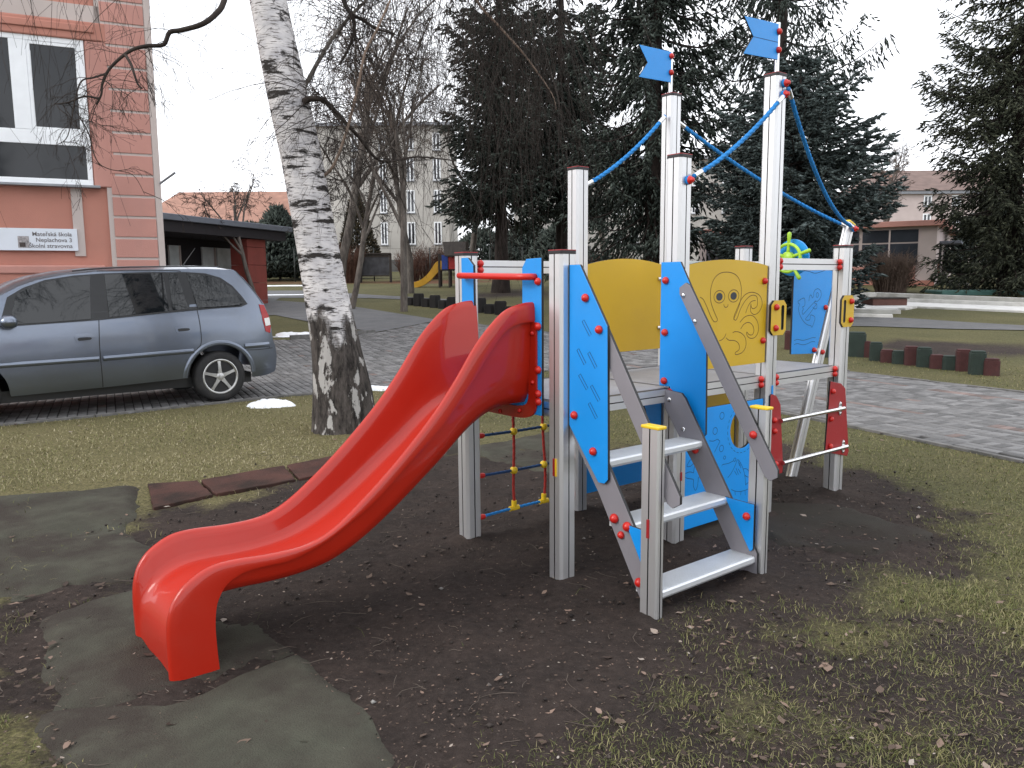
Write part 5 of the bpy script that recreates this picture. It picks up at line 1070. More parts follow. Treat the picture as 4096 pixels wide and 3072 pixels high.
# --- the birch
def birch_mat():
    m, t, b = new_mat('birch_bark'); N = t.nodes.new; Lk = t.links.new; tc = N('ShaderNodeTexCoord'); sep = N('ShaderNodeSeparateXYZ'); Lk(tc.outputs['Object'], sep.inputs['Vector'])
    def noise(sc, st, det=7, ro=.62):
        mp = N('ShaderNodeMapping'); mp.inputs['Scale'].default_value = st; Lk(tc.outputs['Object'], mp.inputs['Vector']); n = N('ShaderNodeTexNoise'); n.inputs['Scale'].default_value = sc; n.inputs['Detail'].default_value = det; n.inputs['Roughness'].default_value = ro; Lk(mp.outputs['Vector'], n.inputs['Vector']); return n.outputs['Fac']
    def mr(f, a, b_, lo=0, hi=1):
        x = N('ShaderNodeMapRange'); x.inputs['From Min'].default_value = a; x.inputs['From Max'].default_value = b_; x.inputs['To Min'].default_value = lo; x.inputs['To Max'].default_value = hi; Lk(f, x.inputs['Value']); return x.outputs['Result']
    def math_(op, a, b_):
        x = N('ShaderNodeMath'); x.operation = op
        for i, q in enumerate((a, b_)):
            if isinstance(q, (int, float)): x.inputs[i].default_value = q
            else: Lk(q, x.inputs[i])
        return x.outputs[0]
    def mixc(f, a, b_):
        x = N('ShaderNodeMix'); x.data_type = 'RGBA'; Lk(f, x.inputs['Factor'])
        for nm, q in (('A', a), ('B', b_)):
            if isinstance(q, tuple): x.inputs[nm].default_value = q + (1,)
            else: Lk(q, x.inputs[nm])
        return x.outputs['Result']
    white = mixc(mr(noise(5, (1, 1, 1.6)), .35, .7), (.70, .67, .66), (.42, .41, .43))
    lent = mr(noise(16, (.55, .55, 5.0), 5, .7), .535, .60)                          # thin dark dashes round the stem
    band = math_('MAXIMUM', mr(noise(2.4, (.8, .8, 3.4), 6, .72), .545, .585), mr(noise(2.1, (.9, .9, 1.7), 6, .75), .60, .635))                       # broad black scars
    up = mixc(lent, white, (.13, .115, .105)); up = mixc(band, up, (.032, .028, .026))
    fis = noise(16, (1, 1, .25), 8, .75)
    dark = mixc(mr(fis, .38, .62), (.014, .012, .011), (.125, .108, .098))
    pat = mr(noise(8, (1, 1, .42), 5, .6), .575, .605); low = mixc(pat, dark, (.50, .48, .46))
    h = math_('ADD', sep.outputs['Z'], math_('MULTIPLY', math_('SUBTRACT', noise(5, (1, 1, .5)), .5), 1.3)); f = mr(h, 1.02, 1.16)
    Lk(mixc(f, low, up), b.inputs['Base Color']); b.inputs['Roughness'].default_value = .8; b.inputs['Specular IOR Level'].default_value = .2
    hgt = mixc(f, math_('SUBTRACT', fis, 0.0), math_('SUBTRACT', 1.0, math_('MULTIPLY', band, .35)))
    bp = N('ShaderNodeBump'); bp.inputs['Strength'].default_value = 1.0; bp.inputs['Distance'].default_value = .06; Lk(hgt, bp.inputs['Height']); Lk(bp.outputs['Normal'], b.inputs['Normal']); return m
BY = 8.05
axis_px = [(1382, 1745), (1372, 1600), (1345, 1396), (1300, 1150), (1255, 900), (1203, 620), (1165, 450), (1118, 230), (1072, 0)]
wid_px = [290, 245, 200, 178, 168, 165, 162, 152, 142]
bpts = [atY(x, y, BY) for x, y in axis_px]; bpts[0][2] = -.15; rad = [w_ * BY / F / 2 * .97 for w_ in wid_px]
top = bpts[-1]; dlt = bpts[-1] - bpts[-2]; dlt /= np.linalg.norm(dlt)
for k in range(5): bpts.append(bpts[-1] + (dlt + np.array([.10, .04, 0]) * k) * 1.3); rad.append(rad[-1] * .78)
bp3 = catmull(bpts, 9); br = np.interp(np.linspace(0, 1, len(bp3)), np.linspace(0, 1, len(rad)), rad)
birch = thing('birch_tree', 'leaning birch with white bark and dark fissured foot behind the slide', 'tree', (0, 0, 0))
m = MB(); rings = []; NB = 40
for i, p in enumerate(bp3):
    ring = []
    for k in range(NB):
        a = 2 * math.pi * k / NB; z = p[2]; low = min(1, max(0, (1.35 - z) / .5))
        rr = br[i] * (1 + .05 * (vnoise(np.array(a * 1.3), np.array(z * 1.2), 1.0, 3) - .5) + low * .13 * (float(fbm(np.array(math.cos(a) * 3 + 10), np.array(math.sin(a) * 3 + z * .7), 2.2, 5)) - .5) + .10 * max(0, .25 - z) * (1 + math.sin(a * 3 + 1)))
        ring.append((p[0] + float(rr) * math.cos(a), p[1] + float(rr) * math.sin(a), z))
    rings.append(ring)
m.loft(rings, True, False, True); m.build('trunk', birch_mat(), birch, smooth=True)
def px_limb(pts, r0, r1, name, mat, par=birch, n=7):
    P = catmull([atY(x, y, Yd) for x, y, Yd in pts], 5); m = MB(); m.tube(P, list(np.linspace(r0, r1, len(P))), n); m.build(name, mat, par, smooth=True); return P
T3 = lambda x, y: (800 + x / 1.3825, y / 1.3825)
r4p = lambda x, y: (x / 1.659, y / 1.659)
limbs = []
limbs.append(px_limb([T3(540, 590) + (8.05,), T3(575, 560) + (7.95,), T3(625, 545) + (7.9,), T3(690, 560) + (7.9,), T3(770, 640) + (8.0,), T3(880, 760) + (8.1,), T3(1000, 890) + (8.3,), T3(1200, 868) + (8.6,), T3(1420, 890) + (9.0,)], .036, .006, 'limb', M['twig_dark']))
limbs.append(px_limb([T3(680, 975) + (8.05,), T3(735, 920) + (8.0,), T3(800, 760) + (8.0,), T3(865, 520) + (8.0,), T3(910, 300) + (8.0,), T3(975, 170) + (8.0,), T3(1060, -20) + (8.0,), T3(1120, -200) + (8.0,)], .017, .009, 'young_shoot', M['young']))
limbs.append(px_limb([T3(545, 580) + (8.1,), T3(580, 480) + (8.2,), T3(660, 330) + (8.3,), T3(740, 200) + (8.4,), T3(840, 80) + (8.5,), T3(930, -10) + (8.6,), T3(1050, -150) + (8.7,)], .024, .014, 'limb', M['bark_grey']))
limbs.append(px_limb([T3(780, -60) + (8.6,), T3(805, 30) + (8.5,), T3(840, 90) + (8.4,), T3(855, 150) + (8.4,), T3(825, 260) + (8.4,), T3(770, 360) + (8.4,)], .026, .010, 'limb', M['twig_dark']))
limbs.append(px_limb([T3(840, 85) + (8.4,), T3(900, 110) + (8.5,), T3(980, 160) + (8.6,), T3(1070, 185) + (8.8,)], .020, .010, 'limb', M['twig_dark']))
lb = px_limb([r4p(1560, -260) + (7.4,), r4p(1490, 0) + (7.2,), r4p(1440, 85) + (7.1,), r4p(1340, 160) + (7.0,), r4p(1200, 200) + (7.0,), r4p(1125, 215) + (7.0,), r4p(1085, 295) + (7.0,), r4p(980, 305) + (7.0,), r4p(890, 325) + (7.0,), r4p(810, 375) + (7.0,), r4p(720, 465) + (7.0,), r4p(678, 560) + (7.0,), r4p(672, 625) + (7.0,), r4p(640, 695) + (7.0,)], .027, .008, 'limb', M['twig_dark'])
px_limb([r4p(1560, -260) + (7.4,), r4p(1640, -420) + (7.7,), r4p(1760, -560) + (8.0,)], .028, .05, 'limb', M['bark_grey'])
lb2 = px_limb([r4p(830, 360) + (7.0,), r4p(870, 430) + (6.95,), r4p(890, 490) + (6.9,), r4p(915, 560) + (6.9,), r4p(945, 588) + (6.9,)], .014, .006, 'limb', M['twig_dark'])
lb3 = px_limb([r4p(660, 655) + (7.0,), r4p(560, 640) + (6.95,), r4p(450, 680) + (6.9,), r4p(360, 690) + (6.9,)], .010, .004, 'limb', M['twig_dark'])
lb4 = px_limb([r4p(530, 780) + (6.9,), r4p(590, 890) + (6.9,), r4p(640, 1060) + (6.9,), r4p(720, 1120) + (6.95,), r4p(880, 1160) + (7.0,), r4p(960, 1290) + (7.0,)], .006, .002, 'limb', M['twig_dark'])
lb5 = px_limb([r4p(700, 490) + (7.0,), r4p(620, 515) + (6.95,), r4p(540, 540) + (6.9,), r4p(500, 660) + (6.9,), r4p(450, 900) + (6.9,), r4p(380, 960) + (6.9,)], .009, .003, 'limb', M['twig_dark'])
rb = np.random.default_rng(3)
tw = []
spec_t = dict(n=[1, 5, 4], curl=[.14, .16, .2], droop=[.10, .16, .18], tip=[.5, .45, .4], **{'from': [.15, .2, .2], 'ang': [.6, .7, .7], 'len': [1, .55, .5], 'rad': [1, .65, .65]})
for P, cnt, L_ in ((lb, 14, .55), (lb2, 6, .35), (lb3, 7, .4), (lb4, 7, .3), (lb5, 8, .35)):
    for k in range(cnt):
        t = rb.random() ** .8; p = P[int((.35 + .64 * t) * (len(P) - 1))] if P is lb else P[int(t * (len(P) - 1))]
        d = rb.normal(0, 1, 3); d[2] -= .2; d /= np.linalg.norm(d); grow(rb, p, d, L_ * (.5 + rb.random()), .0034, 0, spec_t, tw)
for P, cnt, L_ in ((limbs[0], 46, .8), (limbs[1], 10, .5), (limbs[2], 26, .9), (limbs[3], 22, .8), (limbs[4], 20, .9)):
    for k in range(cnt):
        p = P[int((.15 + .84 * rb.random()) * (len(P) - 1))]; d = rb.normal(0, 1, 3); d /= np.linalg.norm(d); grow(rb, p, d, L_ * (.5 + rb.random()), .0052, 0, spec_t, tw)
# hanging strands from the crown above the frame
spec_h = dict(n=[1, 6], curl=[.07, .12], droop=[.22, .26], tip=[.4, .4], **{'from': [.1, .2], 'ang': [.6, .6], 'len': [1, .35], 'rad': [1, .7]})
def strands(n, x0, x1, y0, y1, z0, z1, L0, L1, r_=.0042):
    for k in range(n):
        p = np.array([rb.uniform(x0, x1), rb.uniform(y0, y1), rb.uniform(z0, z1)]); d = np.array([rb.normal(0, .4), rb.normal(0, .4), -.5]); grow(rb, p, d / np.linalg.norm(d), rb.uniform(L0, L1), r_, 0, spec_h, tw)
strands(34, -5.3, -3.2, 6.6, 7.8, 4.0, 5.2, .8, 2.0, .003)
strands(14, -3.4, -2.5, 7, 8.5, 4.2, 5.0, .4, 1.0, .0022)
strands(170, -.9, .75, 9.0, 11.0, 4.6, 6.2, 1.5, 3.6)
strands(60, -1.9, -.6, 8.2, 9.6, 4.4, 5.6, 1.0, 2.4)
P = px_limb([(1870, -120, 10.0), (1905, 0, 10.0), (2000, 110, 10.0), (2090, 210, 10.0), (2150, 290, 10.0), (2210, 380, 10.0), (2225, 440, 10.0)], .020, .005, 'limb', M['young'])
for k in range(30): p = P[int((.1 + .88 * rb.random()) * (len(P) - 1))]; d = rb.normal(0, 1, 3); d[2] -= .5; grow(rb, p, d / np.linalg.norm(d), rb.uniform(.6, 1.6), .0045, 0, spec_h, tw)
for a, b in (((top[0] + .1, top[1], 5.6), (-4.2, 7.2, 4.9)), ((top[0] + .2, top[1], 6.0), (.6, 10.4, 6.1)), ((top[0], top[1], 6.3), (-.8, 9.6, 5.6))):
    a, b = np.array(a), np.array(b); mm = MB(); q = [a + (b - a) * t + np.array([0, 0, .35 * math.sin(t * 3.1)]) for t in np.linspace(0, 1, 9)]; mm.tube(q, list(np.linspace(.05, .015, 9)), 7); mm.build('limb', M['bark_grey'], birch, smooth=True)
tg = lines_mesh('crown_twigs', tw, M['twig_dark'], birch, 3, .0013); tag(tg, kind='stuff')
# --- bare broadleaf trees
def bare_tree(base, h, r0, seed, label, mat, tmat, lean=(0, 0), fork=True, dens=1.0, rmin=.004, name='bare_tree'):
    r = np.random.default_rng(seed); o = thing(name, label, 'tree', (base[0], base[1], zg(base[0], base[1])), 0, 'bare trees'); segs = []
    sp_ = dict(n=[1, int(5 * dens), int(6 * dens), int(6 * dens), 6], curl=[.07, .12, .15, .2, .25], droop=[-.02, -.05, .0, .03, .05], tip=[.55, .4, .35, .35, .3], **{'from': [.45, .25, .2, .15, .1], 'ang': [.3, .55, .7, .8, .8], 'len': [1, .75, .55, .5, .5], 'rad': [1, .62, .5, .5, .55]})
    d = np.array([lean[0], lean[1], 1.0]); grow(r, np.array([0, 0, -.2]), d / np.linalg.norm(d), h * .55, r0, 0, sp_, segs)
    big = [s_ for s_ in segs if s_[0] <= 1]; sm_ = [s_ for s_ in segs if s_[0] > 1]
    lines_mesh('trunk', big, tmat, o, 8); tag(lines_mesh('crown', sm_, mat, o, 3, rmin), kind='stuff'); return o
b1 = gt(1345, 1128)
bare_tree((-6.55, 30.0), 15.5, .19, 21, 'grey forked bare tree just right of the birch trunk', M['twig_brown'], M['bark_grey'], (.06, 0), dens=1.25, rmin=.007)
bare_tree((-8.6, 27.0), 6.8, .09, 22, 'thin bare tree left of the birch trunk against the white sky', M['twig_dark'], M['bark_grey'], (-.10, 0), rmin=.006)
bare_tree((-4.3, 34.0), 15, .15, 23, 'bare tree between the birch and the left spruce', M['twig_brown'], M['bark_grey'], (-.05, 0), dens=1.25, rmin=.008)
bare_tree((-2.2, 40.0), 14.0, .17, 24, 'bare tree in front of the beige apartment block', M['twig_brown'], M['bark_grey'], (.04, 0), dens=1.25, rmin=.009)
bare_tree((-3.4, 25.0), 10.5, .12, 29, 'slender bare tree just left of the left spruce', M['twig_brown'], M['bark_grey'], (.05, 0), dens=1.2, rmin=.006)
bare_tree((-5.3, 26.0), 8.5, .11, 30, 'low spreading bare tree right of the birch', M['twig_dark'], M['bark_grey'], (.12, 0), dens=1.25, rmin=.006)
bare_tree((-12.6, 48.0), 8.0, .16, 25, 'bushy bare tree in front of the orange tiled roof', M['twig_dark'], M['bark_grey'], (.1, 0), dens=1.3, rmin=.012)
bare_tree((23.5, 50.0), 11, .2, 26, 'bare tree above the pavilion roof', M['twig_brown'], M['bark_grey'], (-.05, 0), rmin=.012)
bare_tree((17.0, 52.0), 11, .2, 27, 'bare tree rising behind the blue spruce', M['twig_brown'], M['bark_grey'], (0, 0), rmin=.012)
bare_tree((5.5, 46.0), 12, .2, 28, 'bare tree showing between the two tall spruces', M['twig_brown'], M['bark_grey'], (0, 0), rmin=.010)
# --- spruces
def needle_mat(name, a, b_):
    return grass_mat(name, [(0, tuple(c * .45 for c in a)), (.5, a), (1, b_)])
M['needle'] = needle_mat('dark_spruce_needles', (.028, .038, .031), (.086, .107, .090))
M['needle_b'] = needle_mat('blue_spruce_needles', (.038, .053, .051), (.115, .145, .141))
M['needle_o'] = needle_mat('olive_spruce_needles', (.033, .039, .025), (.098, .106, .068))
M['thuja'] = needle_mat('brownish_thuja', (.026, .024, .012), (.085, .062, .034))
def sprigs(p, d, L_, R_, r, needles=7):
    """finger-like twig covered with needles: a tapered core and thin needle blades"""
    N_ = len(p); d = d / np.linalg.norm(d, axis=1, keepdims=True); ref = np.where(np.abs(d[:, 2:3]) < .9, np.array([0, 0, 1.]), np.array([1., 0, 0])); A = np.cross(d, ref); A /= np.linalg.norm(A, axis=1, keepdims=True); B = np.cross(d, A)
    ph = r.random(N_) * 6.28; V = [p]; Lc = L_[:, None]; Rc = R_[:, None]
    for k in range(3): a = (ph + k * 2.094)[:, None]; V.append(p + d * Lc * (.35 + .1 * r.random((N_, 1))) + Rc * (A * np.cos(a) + B * np.sin(a)))
    V.append(p + d * Lc); V = np.stack(V, 1); i5 = 5 * np.arange(N_)[:, None]
    Fc = [i5 + f for f in ((0, 1, 2), (0, 2, 3), (0, 3, 1), (4, 2, 1), (4, 3, 2), (4, 1, 3))]
    verts = [V.reshape(-1, 3)]; faces = [np.concatenate(Fc)]; off = 5 * N_; rnd_ = [np.repeat(r.random(N_), 5)]
    for k in range(needles):
        t = r.random((N_, 1)) * .9; a = r.random((N_, 1)) * 6.28; n = A * np.cos(a) + B * np.sin(a); b0 = p + d * Lc * t; tip = b0 + (n * .9 + d * .6) * Rc * (1.5 + 1.1 * r.random((N_, 1))); w_ = np.cross(n, d) * Rc * .22
        W_ = np.stack([b0 - w_, b0 + w_, tip], 1).reshape(-1, 3); verts.append(W_); faces.append(off + 3 * np.arange(N_)[:, None] + np.array([[0, 1, 2]])); off += 3 * N_; rnd_.append(np.repeat(r.random(N_), 3))
    return np.concatenate(verts), np.concatenate(faces), np.concatenate(rnd_)
def spruce(base, h, rfun, seed, label, mat, tr=.32, z0=.8, whorl=.34, per=6, droop=.25, dens=1.0, dang=.5, sl=.21, cut=1.0, name='spruce_tree', sr=.034, gaps=0.0):
    r = np.random.default_rng(seed); gz = zg(base[0], base[1]); o = thing(name, label, 'tree', (base[0], base[1], gz), 0, 'spruce trees')
    zz = np.linspace(-.3, h, 14); line = np.stack([.05 * np.sin(zz * .7), .05 * np.cos(zz * .5), zz], 1)[None]; rad = (tr * (1 - zz / (h * 1.02)) ** .85 + .35 * tr * np.exp(-zz * 1.8) * (zz < 2))[None]
    V, Fc = tubes(line, rad, 14); np_mesh('trunk', V, Fc, M['bark_dark'], o, smooth=True)
    BL, BR = [], []; SP, SD, SL, SR = [], [], [], []
    z = z0
    while z < h * .985:
        n = per if z < h * .8 else max(3, per - 2)
        for k in range(n):
            if r.random() < gaps: continue
            az = r.random() * 6.28; Rb = rfun(z) * (.60 + .5 * r.random()); el = -droop * (1 - z / h) * (.4 + 1.1 * r.random()) + .25 * (z / h) + r.normal(0, .10); K = 7; s_ = np.linspace(0, 1, K)
            out_ = np.array([math.cos(az), math.sin(az), 0]); zc = Rb * (math.tan(el) * s_ - .18 * np.sin(s_ * 3.1) * droop * 2 + .16 * s_ ** 3)
            ln = out_[None] * (Rb * s_)[:, None] + np.array([0, 0, 1.])[None] * (z + zc)[:, None]; ln += r.normal(0, .02 * Rb, ln.shape) * s_[:, None]
            BL.append(ln); BR.append(np.linspace(.035, .006, K) * min(1.3, Rb / 2))
            nl = max(4, int(Rb * 9.5 * dens)); t = .10 + .90 * (np.arange(nl) + r.random(nl)) / nl; q = t * (K - 1); a = np.minimum(q.astype(int), K - 2); pos = ln[a] + (ln[a + 1] - ln[a]) * (q - a)[:, None]
            ax = ln[a + 1] - ln[a]; ax /= np.linalg.norm(ax, axis=1, keepdims=True); sd_ = np.cross(ax, [0, 0, 1.]) * np.where(np.arange(nl) % 2 == 0, -1, 1)[:, None]
            ld = ax * (.5 + .4 * r.random((nl, 1))) + sd_ * (.35 + .6 * r.random((nl, 1))) - np.array([0, 0, 1.]) * dang * (.15 + .9 * r.random((nl, 1))); ld /= np.linalg.norm(ld, axis=1, keepdims=True)
            ll = np.minimum(.75, (.22 + .20 * Rb) * (1.15 - .75 * t)) * (.7 + .6 * r.random(nl))                      # side sprays
            for j in range(6):
                f = (j + r.random(nl)) / 6; st = pos + ld * (ll * f)[:, None] - np.array([0, 0, 1.]) * (dang * .35 * ll * f * f)[:, None]
                d = ld * .9 + np.cross(ld, [0, 0, 1.]) * (r.random((nl, 1)) - .5) * 1.7 - np.array([0, 0, 1.]) * dang * (r.random((nl, 1)) - .15) * .9 + r.normal(0, .18, ld.shape)
                SP.append(st); SD.append(d); SL.append(sl * (.55 + .8 * r.random(nl))); SR.append(sr * (.65 + .6 * r.random(nl)))
        z += whorl * (.7 + .6 * r.random()) * (1 if z < 11.5 else 2.3)
    V, Fc = tubes(np.array(BL), np.array(BR), 4); tag(np_mesh('branches', V, Fc, M['bark_dark'], o, smooth=True), kind='stuff')
    V, Fc, rn = sprigs(np.concatenate(SP), np.concatenate(SD), np.concatenate(SL), np.concatenate(SR), r, 3)
    tag(np_mesh('crown', V, Fc, mat, o, attrs={'rnd': rn}), kind='stuff'); return o
spruce((-.45, 34.0), 19, lambda z: 3.4 * (1 - z / 26) + .3 * math.sin(z * 2), 31, 'tall dark spruce behind the slide, left of the masts', M['needle'], .30, 3.9, .33, 8, .40, 1.0, .6, sl=.25, sr=.046)
spruce((2.3, 37.0), 20, lambda z: 3.9 * (1 - z / 27), 39, 'tall dark spruce filling the gap behind the left mast', M['needle'], .30, 4.2, .38, 8, .40, .95, .7, sl=.28, sr=.048)
spruce((4.7, 26.5), 19, lambda z: 3.9 * (1 - z / 25) * min(1, .5 + z / 8), 32, 'tall spruce with thick dark trunk behind the front mast', M['needle'], .36, 3.2, .38, 7, .45, 1.05, 1.1, sl=.25, sr=.040, gaps=.10)
spruce((10.2, 31.0), 19, lambda z: (5.6 if z > 8 else 3.8) * (1 - z / 27), 33, 'tall spruce with hanging branches behind the tallest mast', M['needle'], .36, 6.2, .60, 5, .30, 1.0, 1.6, sl=.26, gaps=.25)
spruce((8.2, 23.0), 7.2, lambda z: float(np.interp(z, [.5, 2, 3.6, 5, 6.2, 7.2], [1.75, 2.35, 2.85, 2.35, 1.4, .3])), 34, 'dense rounded blue spruce behind the steering wheel', M['needle_b'], .2, .5, .25, 9, .2, 1.25, .35, sl=.19, sr=.042)
spruce((9.0, 27.0), 6.6, lambda z: 2.6 * (1 - z / 7.2) ** .7, 36, 'shorter blue spruce half hidden behind the dense one', M['needle_b'], .2, .8, .30, 7, .2, 1.0, .35, sl=.20, sr=.042)
spruce((19.1, 30.5), 17, lambda z: float(np.interp(z, [.4, 1.2, 2.0, 4.5, 6.0, 9, 17], [3.2, 3.1, 2.6, 2.8, 3.7, 3.2, 1.2])), 35, 'olive green spruce with open branches at the right edge', M['needle_o'], .28, .45, .34, 7, .40, 1.05, .85, gaps=.10, sl=.24)
# unseen trees added behind the camera for reflections and less light from behind
spruce((-9.0, -9.0), 12, lambda z: 3.2 * (1 - z / 13), 37, 'added spruce behind the photographer, there for reflections', M['needle'], .3, .8, .6, 6, .3, .6, .5, sl=.4, sr=.06)
bare_tree((-3.0, -12.0), 12, .25, 38, 'added bare tree behind the photographer, there for reflections', M['twig_dark'], M['bark_grey'], (.05, 0), rmin=.02)
# thuja cone and dark evergreens by the porch
def cone_tree(base, h, rb_, seed, label, mat, n=7000, name='thuja_tree', sl=.22, sr=.04):
    r = np.random.default_rng(seed); o = thing(name, label, 'tree', (base[0], base[1], zg(*base)), 0); t = r.random(n) ** 1.25; a = r.random(n) * 6.28; rr = rb_ * (np.minimum(1, t * 5 + .35) * (1 - t) ** .75) * (.55 + .5 * np.sqrt(r.random(n))) * (.7 + .6 * fbm(a * 1.2 + seed, t * 5, 1.3, seed))
    p = np.stack([rr * np.cos(a), rr * np.sin(a), .15 + t * h], 1); d = np.stack([np.cos(a) * .6, np.sin(a) * .6, .7 + 0 * a], 1) + r.normal(0, .35, (n, 3))
    V, Fc, rn = sprigs(p, d, sl * (.6 + .8 * r.random(n)), sr * (.7 + .6 * r.random(n)), r, 1); tag(np_mesh('crown', V, Fc, mat, o, attrs={'rnd': rn}), kind='stuff')
    m = MB(); m.tube([(0, 0, -.2), (0, 0, h * .8)], [.09, .02], 8); m.build('trunk', M['bark_dark'], o, smooth=True); return o
c = atY(1432, 1050, 48.0); cone_tree((c[0], 48.0), 4.9, 1.45, 61, 'cone shaped brownish thuja behind the blackboard', M['thuja'], 6000)
for px, Y_, h, rb_, sd_, lab in ((1120, 47, 3.9, 2.4, 62, 'dark evergreen between the porch pillar and the birch'), (1010, 52, 3.1, 2.6, 63, 'dark evergreen just above the porch roof'), (1235, 49, 3.6, 2.2, 64, 'low dark evergreen hidden behind the birch trunk')):
    c = atY(px, 1080, Y_); cone_tree((c[0], Y_), h, rb_, sd_, lab, M['needle'], 5000, 'evergreen_tree', .4, .075)
for px, Y_, h, rb_, sd_, lab in ((2240, 52, 3.0, 2.6, 65, 'dark low evergreen shrub below the left spruce'), (3000, 48, 4.0, 3.0, 66, 'dark evergreen shrub behind the back railing'), (3950, 40, 3.4, 2.6, 67, 'dark evergreen shrub under the right spruce'), (1930, 54, 2.6, 3.4, 68, 'low dark evergreen shrub behind the small slide tower'), (2110, 56, 3.2, 3.6, 69, 'dark evergreen shrub behind the foot of the left spruce')):
    c = atY(px, 1080, Y_); cone_tree((c[0], Y_), h, rb_, sd_, lab, M['needle'], 3600, 'evergreen_shrub', .4, .075)
# --- twiggy bushes
def bush(base, w_, h, n, seed, label, mat, name='bare_bush', rr=.006):
    r = np.random.default_rng(seed); o = thing(name, label, 'bush', (base[0], base[1], zg(*base)), 0); segs = []; tw_ = []
    for k in range(n):
        a = r.random() * 6.28; q = np.sqrt(r.random()); b0 = np.array([math.cos(a) * q * w_ * .28, math.sin(a) * q * w_ * .28, -.05]); el = r.random() ** .6; tp = np.array([math.cos(a + r.normal(0, .4)) * w_ * .52 * q ** .6 * (.75 + .3 * el), math.sin(a + r.normal(0, .4)) * w_ * .52 * q ** .6 * (.75 + .3 * el), h * (.45 + .55 * el) * (1 - .25 * q ** 4)])
        s_ = np.linspace(0, 1, 6)[:, None]; ln = b0 + (tp - b0) * s_ + np.array([0, 0, 1.]) * .12 * h * np.sin(s_ * 3.1) + r.normal(0, .018, (6, 3)) * s_; segs.append((0, ln, np.linspace(rr * 1.6, rr * .7, 6)))
        for j in range(4):
            i = r.integers(2, 6); d = r.normal(0, .6, 3) + np.array([0, 0, .5]); d /= np.linalg.norm(d); st = ln[min(i, 5)]; L_ = h * .16 * (.5 + r.random()); tw_.append((st + d * L_ * s_ + r.normal(0, .012, (6, 3)) * s_)[[0, 3, 5]])
    V, Fc = tubes(np.array([s_[1] for s_ in segs]), np.array([s_[2] for s_ in segs]), 3); V2, F2 = tubes(np.array(tw_), np.tile(np.array([rr * .8, rr * .6, rr * .4]), (len(tw_), 1)), 3); V, Fc = np.concatenate([V, V2]), np.concatenate([Fc, F2 + len(V)]); tag(np_mesh('stems', V, Fc, mat, o, smooth=True), kind='stuff'); return o
c = gt(3562, 1170); bush((c[0], c[1]), 2.0 * c[1] / 33.0, 1.62 * c[1] / 33.0, 620, 71, 'clipped round leafless bush in front of the pavilion', M['twig_bush'], rr=.008)
for px, py, Y_, w_, h, n, sd_, lab in ((1395, 1110, 43.5, 2.0, 2.0, 260, 72, 'reddish leafless shrub left of the blackboard'), (1640, 1110, 45.0, 1.8, 1.6, 160, 73, 'thin leafless shrub between blackboard and yellow slide'), (1720, 1108, 47.0, 2.2, 2.0, 220, 74, 'reddish shrub behind the yellow slide'), (2420, 1108, 46.0, 3.0, 1.5, 260, 75, 'brown shrub behind the plain yellow panel'), (3330, 1100, 40.0, 2.4, 1.6, 200, 76, 'brown shrub right of the blue spruce')):
    c = atY(px, py, Y_); bush((c[0], Y_), w_, h, n, sd_, lab, M['twig_red'], 'bare_shrub', .010)

# ================================================================ small things across the lawn
T6 = lambda x, y: (1200 + x / 2.765, 900 + y / 2.765)
T7 = lambda x, y: (3200 + x / 2.469, 1000 + y / 2.469)
M['st_red'] = pm('weathered_red_rubber', (.060, .018, .017), .9, 0, .25, 5, .4, 60, dirt=((.02, .016, .014), 4, .5, .75, .7))
M['st_green'] = pm('weathered_green_rubber', (.020, .033, .026), .9, 0, .25, 5, .4, 60, dirt=((.02, .018, .015), 4, .5, .75, .7))
M['st_black'] = pm('black_rubber', (.012, .011, .011), .9, 0, .25, 5, .4, 60)
def stump(c, w_, h, mt, label, rz, group):
    m = MB(); a = w_ / 2; k = a * .28; P = [(a - k, a), (-a + k, a), (-a, a - k), (-a, -a + k), (-a + k, -a), (a - k, -a), (a, -a + k), (a, a - k)]
    m.prism(P, 'z', -.1, h - .03); m.prism([(x * .9, y * .9) for x, y in P], 'z', h - .03, h); o = m.build('palisade_post', [M[mt]], bevel=.012); o.location = (c[0], c[1], zg(c[0], c[1])); o.rotation_euler = (0, 0, rz); return tag(o, label, 'palisade post', group)
rowR = [(490, 652, 815, 1055, 'g'), (590, 708, 905, 1060, 'r'), (708, 820, 915, 1095, 'g'), (818, 935, 990, 1112, 'r'), (935, 1052, 1000, 1128, 'g'), (1055, 1180, 955, 1142, 'r'), (1180, 1308, 965, 1160, 'g'), (1310, 1434, 1040, 1175, 'r'), (1434, 1570, 1050, 1186, 'g'), (1570, 1705, 985, 1200, 'r'), (1705, 1845, 1000, 1236, 'g'), (1845, 1985, 1075, 1246, 'r')]
names = ['tallest green rubber post by the yellow grab plate', 'red rubber post next to the tallest green one', 'green rubber post, third of the right row', 'low red rubber post, fourth of the right row', 'low green rubber post left of the middle of the right row', 'tall red rubber post in the middle of the right row', 'tall green rubber post in the middle of the right row', 'low red rubber post right of the tall middle pair', 'low green rubber post right of the tall middle pair', 'tall red rubber post, third from the right end', 'tall green rubber post beside the last one on the right', 'low dark red rubber post ending the right row']
for (x0, x1, yt, yb, cc), lab in zip(rowR, names):
    c = gt(*T7((x0 + x1) / 2, yb)); Yd = c[1]; w_ = (x1 - x0) / 2.469 * Yd / F * 1.02; h = (yb - yt) / 2.469 * Yd / F
    stump(c + np.array([0.02, .12, 0]), max(.2, w_), h, 'st_red' if cc == 'r' else 'st_green', lab, math.radians(-20), 'rubber palisade posts on the right')
